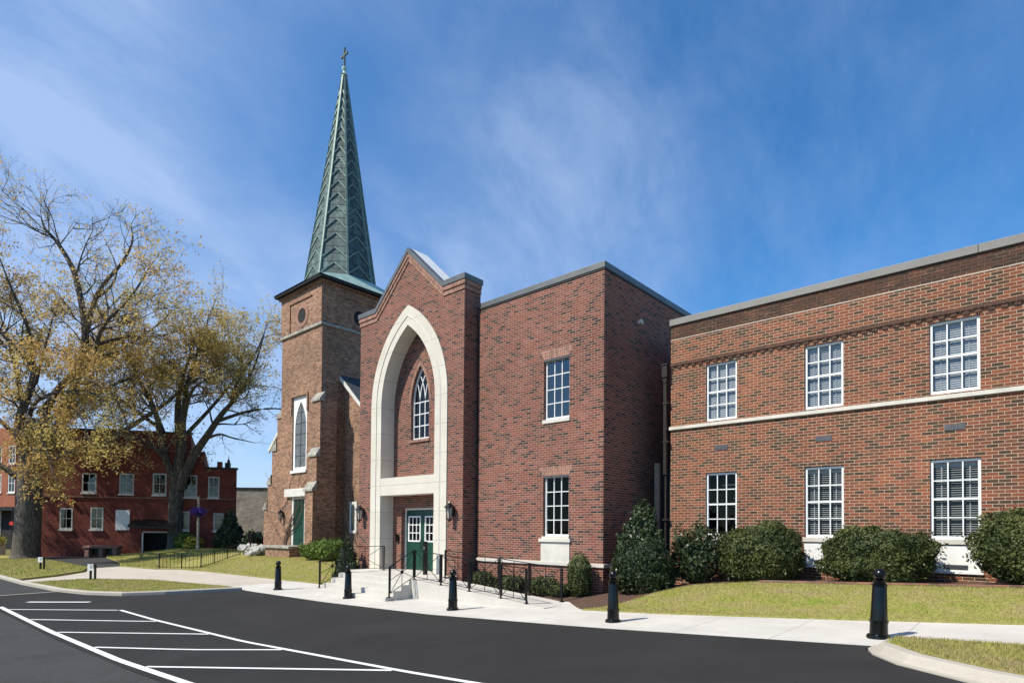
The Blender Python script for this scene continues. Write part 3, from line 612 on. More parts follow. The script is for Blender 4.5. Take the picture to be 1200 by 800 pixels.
mb=MB(); mb.box(CU-1.4,CU+1.4,VN+1.2,VN+1.22,.2,8.8); mb.build('interior','dark',hall)
# doors
YD=VN+.20
m=MB(); m.box(dl,dl+.06,YD-.03,YD+.09,.2,dz1).box(dr-.06,dr,YD-.03,YD+.09,.2,dz1).box(dl+.06,dr-.06,YD-.03,YD+.09,dz1-.07,dz1); m.build('door_frame','white',hall)
for s in (-1,1):
    x0=dl+.065 if s<0 else CU+.006; x1=CU-.006 if s<0 else dr-.065; g0,g1,h0,h1=x0+.14,x1-.14,1.27,2.14
    d=MB(); d.wall(x0,x1,.235,dz1-.075,YD,[(g0,g1,h0,h1)],.05); d.box(x0,x1,YD+.051,YD+.055,.235,h0-.02)
    d.box(x0+.13,x1-.13,YD-.008,YD-.001,.42,1.10)
    o=d.build('door','green',hall)
    f=MB(); f.box(g0-.03,g0+.02,YD-.02,YD+.03,h0-.03,h1+.03).box(g1-.02,g1+.03,YD-.02,YD+.03,h0-.03,h1+.03).box(g0+.02,g1-.02,YD-.02,YD+.03,h1-.02,h1+.03).box(g0+.02,g1-.02,YD-.02,YD+.03,h0-.03,h0+.02)
    for k in (1,2): x=g0+(g1-g0)*k/3; f.box(x-.014,x+.014,YD-.012,YD+.02,h0,h1)
    for k in (1,2): z=h0+(h1-h0)*k/3; f.box(g0,g1,YD-.010,YD+.018,z-.014,z+.014)
    f.build('glazing_bars','white',o)
    p=MB(); p.face([(g0,YD+.02,h0),(g1,YD+.02,h0),(g1,YD+.02,h1),(g0,YD+.02,h1)]); p.build('pane','glass_low',o)
    h=MB(); xx=CU+s*.09; h.tube([(xx,YD-.002,1.0),(xx,YD-.06,1.02),(xx,YD-.06,1.28),(xx,YD-.002,1.30)],.012,8); h.build('handle','bronze',o)
# ================================================================== STEPS AND RAMP
mb=MB(); sx0,sx1=-17.72,-13.96
mb.box(sx0,sx1,11.1,VG-.036,-.7,.22)
for k in range(3): mb.box(sx0,sx1,11.1-.28*(k+1),11.1-.28*k-.0005,-.7,.22-.155*(k+1))
mb.box(-18.9,sx0-.0005,12.3,VG-.036,-.7,.219); mb.box(CU-1.484,CU+1.484,VG-.0355,VN+.29,-.7,.221)
tag(mb.build('entrance_steps','concrete_plain',bevel=.012),'pale concrete steps and landing in front of the green arched doors','steps')
zr=G(-8.95,11.8)+.012
mb=MB(); mb.prism([(-13.955,-.8),(-8.95,-.8),(-8.95,zr),(-13.955,.218)],11.18,12.36)
tag(mb.build('entrance_ramp','concrete_plain',bevel=.01),'smooth concrete ramp with iron railings beside the entrance steps','ramp')
def ramp_z(u): t=min(1,max(0,(u+13.955)/(13.955-8.95))); return .218+(zr-.218)*t
def rail_panel(m,a,b,h,disc=False):
    """framed panel with rays from its centre; a, b are the feet of its two ends"""
    a=Vector(a);b=Vector(b);up=Vector((0,0,1)); i=(b-a)*.045
    p,q=a+i+up*.09,b-i+up*.09; r_,s=a+i+up*(h-.02),b-i+up*(h-.02); t=.016
    m.bar(p,q,t); m.bar(p,r_,t); m.bar(q,s,t)
    c=(p+q+r_+s)/4
    for e in (p,q,r_,s,(p+q)/2,(r_+s)/2): m.bar(c,e,.013)
    if disc:
        for e in ((p+r_)/2,(q+s)/2): m.bar(c,e,.013)
        n=(b-a).cross(up).normalized(); m.tube([c-n*.014,c+n*.014],.05,14)
def railing(name,label,runs,h=.86):
    """runs: list of (foot a, foot b, disc)"""
    root=empty(name,runs[0][0],label,'railing'); done=[]
    for a,b,disc in runs:
        m=MB(); rail_panel(m,a,b,h,disc); m.build('panel','blackmetal',root)
        m=MB(); m.bar(Vector(a)+Vector((0,0,h)),Vector(b)+Vector((0,0,h)),.032,.02); m.build('handrail','blackmetal',root)
        for p in (a,b):
            if not any((Vector(p)-Vector(q)).length<.05 for q in done):
                m=MB(); m.bar((p[0],p[1],p[2]-.02),(p[0],p[1],p[2]+h),.034); m.box(p[0]-.05,p[0]+.05,p[1]-.05,p[1]+.05,p[2],p[2]+.012); m.build('post','blackmetal',root); done.append(p)
    return root
zz=ramp_z; yr=11.24
railing('stair_railing','black iron railing on the left side of the entrance steps, by the dark bush',[((-17.66,10.36,-.245),(-17.66,11.3,.22),True),((-17.66,11.3,.22),(-17.66,12.9,.22),False)])
us=[-13.9,-12.72,-11.57,-10.41,-9.55]
railing('ramp_railing','black iron railing climbing the steps and running along the front edge of the ramp',[((-13.92,10.36,-.245),(-13.9,yr,.22),True)]+[((us[k],yr,zz(us[k])),(us[k+1],yr,zz(us[k+1])),False) for k in range(4)])
us=[-13.75,-12.6,-11.48,-10.36,-9.27]
railing('ramp_railing','black iron railing at the rear of the ramp, in front of the low bed shrubs',[((us[k],12.32,zz(us[k])),(us[k+1],12.32,zz(us[k+1])),False) for k in range(4)])
# ================================================================== WING
VW=15.6; WL=-7.92
wing=empty('brick_wing',(-4,VW,0),'older orange brick wing with two rows of white sash windows and a stone band','building')
cols_=[(-6.885,-6.035),(-4.375,-3.52),(-1.85,-.98),(.66,1.53),(3.18,4.05)]
holes=[(a,b,4.678,6.24) for a,b in cols_]+[(a,b,1.56,3.285) for a,b in cols_]
mb=MB(); mb.wall(WL,9,-.3,7.52,VW,holes,.13); mb.face([(WL,30,-.3),(WL,VW,-.3),(WL,VW,7.52),(WL,30,7.52)]); mb.face([(9,VW,-.3),(9,30,-.3),(9,30,7.52),(9,VW,7.52)]); mb.face([(9,30,-.3),(WL,30,-.3),(WL,30,7.52),(9,30,7.52)])
mb.build('wall','brick_wing',wing)
mb=MB(); mb.face([(WL,VW+.1,7.3),(9,VW+.1,7.3),(9,30,7.3),(WL,30,7.3)]); mb.build('roof','roof_grey',wing)
for a,b in ((WL-.03,-1.0),(-.995,4.0),(4.005,9.03)):
    mb=MB(); mb.box(a,b,VW-.045,VW+.3,7.52,7.70); mb.build('coping','coping_light',wing,bevel=.008)
mb=MB(); mb.box(WL-.002,9,VW-.008,VW+.001,7.104,7.118); mb.build('brick_ledge','limestone_trim',wing)
mb=MB(); mb.box(WL-.004,9,VW-.04,VW+.002,6.36,6.44)
k=WL
while k<9: mb.box(k,k+.105,VW-.026,VW+.002,6.285,6.359); k+=.208
mb.build('dentil_course','brick_wing_plain',wing)
mb=MB(); mb.box(WL-.03,9,VW-.06,VW+.001,4.55,4.64); mb.build('string_course','limestone_trim',wing,bevel=.008)
for i,(a,b) in enumerate(cols_):
    sash(wing,'window',a+.004,b-.004,4.69,6.235,VW+.05,3,4,fr=.05,mu=.024,meet=True,blind=True,sill=False,tilt=((.021,.014),(.019,.02),(.020,.016))[i%3])
    sash(wing,'window',a+.004,b-.004,1.575,3.27,VW+.05,3,4,fr=.05,mu=.024,meet=True,blind=(i>0),sill=True,sillmat='limestone_trim',sd=.05,gl='glass_low')
    m=MB(); m.box(a-.005,b+.005,VW-.018,VW+.05,.90,1.445); m.box(a-.03,b+.03,VW-.05,VW+.04,.855,.899)
    sp=m.build('spandrel_panel','white',wing)
    m=MB(); c=(a+b)/2; m.box(c-.21,c+.21,VW-.03,VW-.017,.945,1.04)
    for q in range(5): m.box(c-.20,c+.20,VW-.036,VW-.031,.955+q*.017,.962+q*.017)
    m.build('vent_grille','vent',sp)
    m=MB(); m.box(c-.175,c+.175,VW-.012,VW+.03,3.88,4.01)
    for q in range(8): m.box(c-.16+q*.042,c-.145+q*.042,VW-.018,VW-.0125,3.895,3.995)
    m.build('vent','vent',wing)
mb=MB(); mb.box(WL+.2,8.8,VW+1.3,VW+1.32,.3,7.2).box(WL+.2,8.8,VW+.25,VW+1.3,4.0,4.1); mb.build('interior','dark',wing)
m=MB(); m.box(-6.8,-6.1,VW+.9,VW+1.0,2.98,3.03).box(-6.5,-6.1,VW+.95,VW+1.02,2.62,2.65); m.build('ceiling_lamp','white',wing)
# downspout and closing panel between the two buildings
m=MB(); m.box(-8.11,-7.955,15.42,15.58,6.06,6.40); m.box(-8.13,-7.935,15.40,15.585,6.401,6.44)
m.prism([(-8.07,5.9),(-8.0,5.9),(-7.96,6.06),(-8.105,6.06)],15.45,15.57); dsp=m.build('downspout','bronze',wing)
m=MB(); m.box(-8.08,-7.99,15.46,15.56,3.3,5.9).box(-8.055,-8.005,15.5,15.55,.1,3.3)
for z in (5.3,4.2,2.0): m.box(-8.1,-7.93,15.45,15.57,z,z+.05)
m.build('pipe','bronze',dsp)
m=MB(); m.box(-8.30,-8.18,15.36,15.48,.0,3.62); m.build('corner_post','brownmetal',wing)
m=MB(); m.box(UA+.005,WL-.005,16.3,16.36,.0,3.55); m.build('closing_panel','bronze',wing)
m=MB(); m.box(-7.945,-7.922,15.62,15.66,.3,3.6); m.build('flashing','brownmetal',wing)
# ================================================================== CHURCH
VT=17.0; TL,TR=-33.46,-29.05; TB=22.0
ch=empty('church',(-31.25,VT,0),'old brown brick church with square tower, green copper spire and slate roof','building')
wnh=(-32.12,-30.52,4.92,9.12); drh=(-32.12,-30.6,.72,3.45)
mb=MB(); mb.wall(TL,TR,-.6,15.1,VT,[wnh,drh],.16)
mb.face([(TR,VT,-.6),(TR,TB,-.6),(TR,TB,15.1),(TR,VT,15.1)]); mb.face([(TL,TB,-.6),(TL,VT,-.6),(TL,VT,15.1),(TL,TB,15.1)]); mb.face([(TR,TB,-.6),(TL,TB,-.6),(TL,TB,15.1),(TR,TB,15.1)])
# raised borders round the belfry panels
for z0,z1,a,b in ((12.9,15.09,TL-.05,TL+.95),(12.9,15.09,TR-.95,TR+.05)): mb.box(a,b,VT-.06,VT-.002,z0,z1)
mb.box(TL+.951,TR-.951,VT-.06,VT-.002,14.55,15.09)
for a,b in ((VT-.06,VT+.9),(TB-.95,TB+.05)): mb.box(TR+.002,TR+.06,a,b,12.9,15.09)
mb.box(TR+.002,TR+.06,VT+.901,TB-.951,14.55,15.09)
tower=mb.build('tower_wall','brick_church',ch)
m=MB(); m.box(TL-.08,TR+.08,VT-.10,TB+.08,12.70,12.86); m.build('belt_course','oldstone',tower,bevel=.02)
def disc(mb,c,r0,r1,axis,off,n=28):
    for k in range(n):
        a,b=2*math.pi*k/n,2*math.pi*(k+1)/n
        P=[(r0*math.cos(a),r0*math.sin(a)),(r1*math.cos(a),r1*math.sin(a)),(r1*math.cos(b),r1*math.sin(b)),(r0*math.cos(b),r0*math.sin(b))]
        if axis=='y': mb.face([(c[0]+p,c[1]-off,c[2]+q) for p,q in P])
        else: mb.face([(c[0]+off,c[1]+p,c[2]+q) for p,q in P])
for c,ax in (((-31.2,VT,13.68),'y'),((TR,19.35,13.62),'x')):
    m=MB(); disc(m,c,.42,.66,ax,.03); disc(m,c,.66,.661,ax,.0); o=m.build('oculus','brick_new_soldier',tower)
    m=MB(); disc(m,c,.0,.42,ax,.012); m.build('louvre','dark',o)
# window: white boarded surround with a pointed light
a,b,c,d=wnh; cu=(a+b)/2; lh2=.60
la=arch(cu,lh2,7.35,8.85,12); lp=[(cu-x,z) for x,z in la]
m=MB(); L=[(a,c),(cu,c),(cu,c+.22),(cu-lh2,c+.22)]+lp+[(cu,d),(a,d)]
m.face([(x,VT+.07,z) for x,z in L]); m.face([(2*cu-x,VT+.07,z) for x,z in reversed(L)])
full=[(cu-lh2,c+.22)]+lp+[(cu+x,z) for x,z in reversed(la[:-1])]+[(cu+lh2,c+.22)]
for k in range(len(full)):
    p=full[k];q=full[(k+1)%len(full)]; m.face([(p[0],VT+.07,p[1]),(q[0],VT+.07,q[1]),(q[0],VT+.11,q[1]),(p[0],VT+.11,p[1])])
m.box(a-.06,b+.06,VT-.09,VT+.06,c-.12,c+.02)
ow_=m.build('window','white',tower)
m=MB(); m.face([(x,VT+.10,z) for x,z in full]); m.build('pane','glass_church',ow_)
m=MB(); m.box(cu-.02,cu+.02,VT+.085,VT+.099,c+.2,8.7)
for k in range(1,6): m.box(cu-lh2,cu+lh2,VT+.087,VT+.098,c+.22+k*.62,c+.24+k*.62)
m.build('glazing_bars','bronze',ow_)
m=MB(); m.box(a-.2,b+.2,VT+.6,VT+.62,.7,9.3); m.build('interior','dark',tower)
m=MB(); m.box(a-.16,b+.16,VT-.07,VT-.003,d+.02,d+.12); m.box(a-.16,a-.04,VT-.07,VT-.003,d-.9,d+.02); m.box(b+.04,b+.16,VT-.07,VT-.003,d-.9,d+.02); m.build('window_hood','brick_church',tower)
a,b,c,d=drh
m=MB(); m.box(a,a+.2,VT+.03,VT+.14,c,d).box(b-.12,b,VT+.03,VT+.14,c,d).box(a+.2,b-.12,VT+.03,VT+.14,d-.12,d); m.build('door_frame','offwhite',tower)
m=MB(); m.box(a-.55,b+.25,VT-.16,VT+.05,d+.01,d+.46); m.build('door_lintel','offwhite',tower,bevel=.02)
for x0,x1 in ((a+.205,(a+b)/2+.035),((a+b)/2+.045,b-.125)):
    m=MB(); m.box(x0,x1,VT+.08,VT+.13,c,d-.125)
    k=x0
    while k<x1-.02: m.box(k+.006,min(x1,k+.10),VT+.068,VT+.0795,c+.02,d-.14); k+=.11
    o=m.build('door','green',tower)
    for z in (c+.3,c+1.2,c+2.2): m=MB(); m.box(x0,x0+.3,VT+.055,VT+.067,z,z+.06); m.build('hinge','bronze',o)
def buttress(parent,steps,front,u0=None,u1=None,v0=None,v1=None):
    """stepped buttress: steps of (top, reach); front=True projects to -y, else to -x"""
    z=-.6; m=MB(); caps=[]
    for t,rr in steps:
        if front: m.box(u0,TR-.001,VT-rr,VT-.002,z,t); m.box(TR+.001,u1,VT-rr,VT+.75,z,t)
        else: m.box(TL-rr,TL-.002,v0,v1,z,t)
        z=t+.0005
    st=steps+[(0,0)]
    for (t,rr),(t2,r2_) in zip(steps,st[1:]):
        cp=MB(); caps.append(cp)
        if front: cp.face([(u0-.06,VT-rr-.08,t+.02),(u1+.06,VT-rr-.08,t+.02),(u1+.06,VT-r2_-.001,t+.42),(u0-.06,VT-r2_-.001,t+.42)]); cp.face([(u0-.06,VT-rr-.08,t-.09),(u1+.06,VT-rr-.08,t-.09),(u1+.06,VT-rr-.08,t+.02),(u0-.06,VT-rr-.08,t+.02)]); cp.face([(u1+.06,VT-rr-.08,t-.09),(u1+.06,VT-r2_-.001,t-.09),(u1+.06,VT-r2_-.001,t+.42),(u1+.06,VT-rr-.08,t+.02)]); cp.face([(u0-.06,VT-rr-.08,t-.09),(u0-.06,VT-rr-.08,t+.02),(u0-.06,VT-r2_-.001,t+.42),(u0-.06,VT-r2_-.001,t-.09)]); cp.face([(u0-.06,VT-rr-.08,t-.09),(u0-.06,VT-r2_,t-.09),(u1+.06,VT-r2_,t-.09),(u1+.06,VT-rr-.08,t-.09)])
        else: cp.face([(TL-rr-.08,v0-.06,t+.02),(TL-r2_-.001,v0-.06,t+.5),(TL-r2_-.001,v1+.06,t+.5),(TL-rr-.08,v1+.06,t+.02)][::-1]); cp.face([(TL-rr-.08,v0-.06,t-.1),(TL-r2_,v0-.06,t-.1),(TL-r2_,v0-.06,t+.5),(TL-rr-.08,v0-.06,t+.02)]); cp.face([(TL-rr-.08,v0-.06,t-.1),(TL-rr-.08,v0-.06,t+.02),(TL-rr-.08,v1+.06,t+.02),(TL-rr-.08,v1+.06,t-.1)])
    o=m.build('buttress','brick_church',parent)
    for cp in caps: cp.build('buttress_cap','oldstone',o)
buttress(tower,[(3.75,.62),(5.6,.42),(8.6,.24)],True,u0=-29.5,u1=TR+.34)
buttress(tower,[(2.9,2.3),(4.4,1.85),(6.4,1.35),(8.3,.75)],False,v0=17.15,v1=18.1)
# eaves, skirt and octagonal spire
sc=(-31.25,19.5); hu,hv=2.205+.36,2.5+.36
m=MB(); m.box(sc[0]-hu+.22,sc[0]+hu-.22,sc[1]-hv+.22,sc[1]+hv-.22,15.0,15.16); k=sc[0]-hu+.24
while k<sc[0]+hu-.3: m.box(k,k+.09,sc[1]-hv+.16,sc[1]-hv+.2199,15.02,15.12); k+=.2
k=sc[1]-hv+.24
while k<sc[1]+hv-.3: m.box(sc[0]+hu-.2199,sc[0]+hu-.16,k,k+.09,15.02,15.12); k+=.2
m.build('corbel_course','brick_church',tower)
m=MB(); m.box(sc[0]-hu,sc[0]+hu,sc[1]-hv,sc[1]+hv,15.161,15.30); eave=m.build('eave','bronze',ch)
RB=2.06; ZB,ZT=16.05,28.85; oct_=[(math.cos(R(22.5+45*k)),math.sin(R(22.5+45*k))) for k in range(8)]
sq=[(1,.42),(.42,1),(-.42,1),(-1,.42),(-1,-.42),(-.42,-1),(.42,-1),(1,-.42)]
m=MB(); crn=[(1,1),(-1,1),(-1,-1),(1,-1)]
E_=[(sc[0]+hu*x*1.02,sc[1]+hv*y*1.02,15.301) for x,y in crn]; O8=[(sc[0]+RB*x*1.03,sc[1]+RB*y*1.03,ZB) for x,y in oct_]
for k in range(4):
    m.face([E_[k],O8[2*k],O8[2*k+1]]) ; j=(k+1)%4
    m.face([E_[k],O8[2*k+1],O8[(2*k+2)%8],E_[j]])
m.build('spire_skirt','patina_pale',eave,merge=True)
def sp(k,z,extra=0):
    t=(z-ZB)/(ZT-ZB); r=RB*(1-t)+.10*t+extra; x,y=oct_[k%8]; return Vector((sc[0]+r*x,sc[1]+r*y,z))
m=MB(); zs_=[ZB-.1,ZB,ZB+3,ZB+6,ZB+9,ZT]
for k in range(8):
    for a,b in zip(zs_,zs_[1:]): m.face([sp(k,a),sp(k+1,a),sp(k+1,b),sp(k,b)])
spire=m.build('spire','patina',ch,merge=True)
m=MB()
for k in range(8): m.bar(sp(k,ZB-.1,.02),sp(k,ZT,.02),.10,.10)
m.build('spire_rib','patina_lit',spire)
m=MB(); z=ZB+.05; rows=[]
while z<ZT-1.0:
    hgt=.95*(1-.45*(z-ZB)/(ZT-ZB)); rows.append((z,hgt)); z+=hgt
for z,hgt in rows:
    for k in range(8):
        apx=(sp(k,z+hgt*.72,.03)+sp(k+1,z+hgt*.72,.03))/2
        m.bar(sp(k,z,.03),apx,.055,.07); m.bar(apx,sp(k+1,z,.03),.055,.07)
m.build('spire_chevron','patina_lit',spire)
m=MB()
for z,hgt in rows:
    for q in (.33,.8):
        for k in range(8): m.face([sp(k,z+hgt*q-.012,.012),sp(k+1,z+hgt*q-.012,.012),sp(k+1,z+hgt*q+.012,.012),sp(k,z+hgt*q+.012,.012)])
tag(m.build('spire_seam','patina_seam',spire),kind='stuff')
m=MB(); m.lathe([(.10,ZT-.1),(.16,ZT),(.22,ZT+.06),(.10,ZT+.16),(.07,ZT+.3),(.15,ZT+.42),(.15,ZT+.5),(.05,ZT+.6)],(sc[0],sc[1],0),14); fin=m.build('finial','patina_pale',spire,smooth=True)
m=MB(); m.box(sc[0]-.045,sc[0]+.045,sc[1]-.045,sc[1]+.045,ZT+.55,ZT+1.75).box(sc[0]-.26,sc[0]+.26,sc[1]-.042,sc[1]+.042,ZT+1.25,ZT+1.34)
for dx in (-.26,.26): m.box(sc[0]+dx-.05,sc[0]+dx+.05,sc[1]-.05,sc[1]+.05,ZT+1.22,ZT+1.37)
m.build('cross','patina',fin)
# nave
NV=18.4; NL,NR=-36.9,-25.6; ez,pz=6.95,12.0; cx=-31.25
m=MB(); m.face([(NL,NV,-.6),(NR,NV,-.6),(NR,NV,ez),(cx,NV,pz),(NL,NV,ez)])
for x in (NL,NR): m.face([(x,NV,-.6),(x,42,-.6),(x,42,ez),(x,NV,ez)])
m.face([(NR,42,-.6),(NL,42,-.6),(NL,42,ez),(cx,42,pz),(NR,42,ez)])
nave=m.build('nave_wall','brick_church',ch)
m=MB(); sl_=(pz-ez)/(NR-cx)
for s in (-1,1):
    e=cx+s*(NR-cx+.35); zE=ez-.35*sl_
    m.face([(cx,NV-.28,pz+.14),(e,NV-.28,zE+.14),(e,42.3,zE+.14),(cx,42.3,pz+.14)] if s>0 else [(e,NV-.28,zE+.14),(cx,NV-.28,pz+.14),(cx,42.3,pz+.14),(e,42.3,zE+.14)])
nr_=m.build('roof','slate',ch)
m=MB()
for s in (-1,1):
    e=cx+s*(NR-cx+.37); zE=ez-.37*sl_
    P=[(cx,pz+.12),(e,zE+.12),(e,zE-.12),(cx,pz-.14)]
    if s<0: P.reverse()
    m.prism(P,NV-.3,NV-.2)
m.build('bargeboard','offwhite',nr_)
m=MB(); m.box(-28.28,-27.62,NV-.05,NV+.02,1.45,3.15); o=m.build('window','offwhite',nave); m=MB(); m.face([(-28.1,NV-.056,1.6),(-27.8,NV-.056,1.6),(-27.8,NV-.056,2.9),(-27.95,NV-.056,3.05),(-28.1,NV-.056,2.9)]); m.build('pane','glass_dark',o)
# church step block
st=empty('church_steps',(-31.5,16.5,0),'brick step block with a stone slab below the green church door','steps')
m=MB(); m.box(-33.0,-30.3,15.95,VT-.17,-.3,.58); m.build('step_block','brick_church',st)
m=MB(); m.box(-33.1,-30.2,15.85,VT-.165,.581,.72); m.build('slab','oldstone',st,bevel=.02)
# climbing vines
def vine(name,label,starts,plane,seed,n=46):
    rg=random.Random(seed); m=MB()
    for s in starts:
        for q in range(n):
            u,z=s[0]+rg.uniform(-.15,.15),s[1]; ang=rg.gauss(math.pi/2,.35); L=rg.uniform(.6,1)*s[2]; pts=[(u,plane-.02,z)]; k=0
            while k<L:
                ang+=rg.gauss(0,.28); ang=min(2.5,max(.6,ang)); u+=.22*math.cos(ang); z+=.22*math.sin(ang); pts.append((u,plane-.02-rg.uniform(0,.03),z)); k+=.22
                if rg.random()<.22: ang+=rg.choice((-.7,.7))
            m.tube(pts,[.022*(1-i/len(pts))+.007 for i in range(len(pts))],4,cap=False)
    return tag(m.build(name,'vine',None),label,'vine')
vine('climbing_vine','bare brown vine spreading over the tan church wall beside the white narrow window',[(-27.0,.3,4.6),(-26.5,.3,4.2)],NV,3,20)
vine('climbing_vine','thin bare vine beside the tall church tower window',[(-32.75,.6,6.5)],VT,5,9)
# ================================================================== FAR BUILDINGS
rb=empty('brick_building',(-55.37,9.6,0),'dark red painted brick building behind the big trees','building',local=True,rz=R(54.52))
m=MB(); LW=[(1.3,2.17,1.44,3.06),(3.31,4.2,1.46,3.14),(9.35,10.13,1.44,2.93),(11.82,12.58,1.40,2.82)]; UW=[(2.7,3.7,4.2,5.7),(5.21,6.23,4.16,5.75),(7.49,8.47,4.14,5.82),(9.7,10.64,4.0,5.75),(11.4,12.23,4.0,5.67)]
dr_=(6.95,9.2,-.5,1.25)
m.wall(-1.6,13.47,-1.5,6.25,0,LW+UW+[dr_],.18); m.face([(13.47,0,-1.5),(10.7,12,-1.5),(10.7,12,6.25),(13.47,0,6.25)]); m.face([(-1.6,12,-1.5),(-1.6,0,-1.5),(-1.6,0,6.25),(-1.6,12,6.25)])
m.prism_z([(-1.6,.001),(10.15,.001),(7.4,12),(-1.6,12)],6.251,8.9); m.prism_z([(10.151,.001),(11.15,.001),(8.4,12),(7.401,12)],6.251,7.6); m.build('wall','brick_red',rb)
m=MB(); m.box(11.151,13.52,-.05,.3,6.251,6.41).box(-1.65,10.2,-.06,.3,8.901,9.04); m.build('parapet','bronze',rb)
m=MB(); m.face([(11.1,.2,6.22),(13.35,.2,6.22),(10.6,12,6.22),(8.3,12,6.22)]); rf=m.build('roof','roof_grey',rb)
m=MB(); m.box(11.9,12.22,.5,.9,6.2,6.9); m.build('chimney','brick_red',rf); m=MB(); m.box(12.45,12.81,.6,1.0,6.2,6.85); m.lathe([(.12,6.85),(.1,7.05),(.03,7.15),(.02,7.42)],(12.68,.8,0),10); m.build('chimney','bronze',rf)
for a,b,c,d in LW+UW: sash(rb,'window',a+.01,b-.01,c+.02,d-.01,-.01,2,2,fr=.10,mu=.04,mat='frame_dull',gl='glass_dark',sillmat='offwhite',sd=.06)
m=MB(); m.box(-1.4,13.3,.8,.82,-1,6.0); m.build('interior','dark',rb)
m=MB(); m.box(-1.6,13.48,-.07,-.002,3.86,3.96); m.build('ledge','redstone',rb)
m=MB(); m.box(5.03,5.98,-.05,-.002,1.44,2.96); m.build('white_board','white',rb)
m=MB(); m.box(6.9,9.25,-.09,-.002,1.25,1.36).box(6.85,6.95,-.09,-.002,-.9,1.25); m.build('door_frame','offwhite',rb)
m=MB(); m.face([(6.3,-.02,2.3),(9.4,-.02,2.2),(9.4,-1.3,1.7),(6.3,-1.3,1.8)]); m.face([(6.3,-1.3,1.8),(9.4,-1.3,1.7),(9.4,-1.3,1.56),(6.3,-1.3,1.66)]); m.build('awning','bronze',rb)
m=MB(); m.box(1.95,2.12,-.2,-.002,3.5,3.72); m.build('alarm_bell','redlamp',rb)
gb=empty('brick_building',(-69.5,31.7,0),'pale grey brick building far behind, between the red building and the church','building',local=True,rz=R(41.8))
m=MB(); m.box(-2.5,6,0,10,-2,6.2); m.build('wall','brick_grey',gb); m=MB(); m.box(-2.55,6.05,-.1,10,6.201,6.4); m.build('parapet','bronze',gb)
m=MB(); m.box(3.0,4.2,2,3,6.4,6.9); m.build('roof_vent','white',gb)
ob=empty('brick_building',(-77.4,11.3,0),'sunlit orange brick building at the left edge, behind the big oak trunk','building',local=True,rz=R(26))
OW=[(x,x+.95,5.0+2.9*q,6.9+2.9*q) for x in (-4.6,-2.7,-.8,1.1) for q in (0,1)]
m=MB(); m.wall(-6,2.6,3.6,11.6,0,OW,.15); m.box(-6,2.6,.001+.15,9,3.6,11.59); m.box(-6,2.6,.3,9,-1.5,3.59); m.build('wall','brick_orange',ob)
for a,b,c,d in OW: sash(ob,'window',a,b,c+.02,d,.02,2,2,fr=.1,mu=.05,gl='glass_dark',sillmat='offwhite')
m=MB(); m.box(-6,2.6,-.9,.29,3.2,3.55); m.build('awning','bronze',ob); m=MB(); m.box(-6,2.6,.2,.29,-1.4,3.19); m.build('shopfront','dark',ob); m=MB()
for x in (-4,-2,0,2): m.box(x,x+.12,.1,.199,-1.4,3.19)
m.build('shop_mullion','offwhite',ob)
# ================================================================== LEAVES, SHRUBS, TREES
def leaf_mesh(name,mat,C,S,parent,rng,normals=None,aspect=.55):
    n=len(C); C=np.asarray(C,float); S=np.asarray(S,float)[:,None]
    N=rng.normal(size=(n,3)) if normals is None else normals+rng.normal(scale=.75,size=(n,3)); N/=np.linalg.norm(N,axis=1)[:,None]+1e-9
    A=np.cross(N,rng.normal(size=(n,3))); A/=np.linalg.norm(A,axis=1)[:,None]+1e-9; B=np.cross(N,A)
    V=np.stack([C-A*S,C-B*S*aspect+N*S*.12,C+A*S,C+B*S*aspect+N*S*.12],1).reshape(-1,3)
    me=bpy.data.meshes.new(name); me.vertices.add(4*n); me.vertices.foreach_set('co',V.ravel()); me.loops.add(4*n); me.loops.foreach_set('vertex_index',np.arange(4*n,dtype=np.int32))
    me.polygons.add(n); me.polygons.foreach_set('loop_start',np.arange(0,4*n,4,dtype=np.int32)); me.polygons.foreach_set('loop_total',np.full(n,4,dtype=np.int32)); me.update(calc_edges=True)
    me.materials.append(M[mat]); o=bpy.data.objects.new(name,me); col.objects.link(o)
    if parent is not None: o.parent=parent
    return o
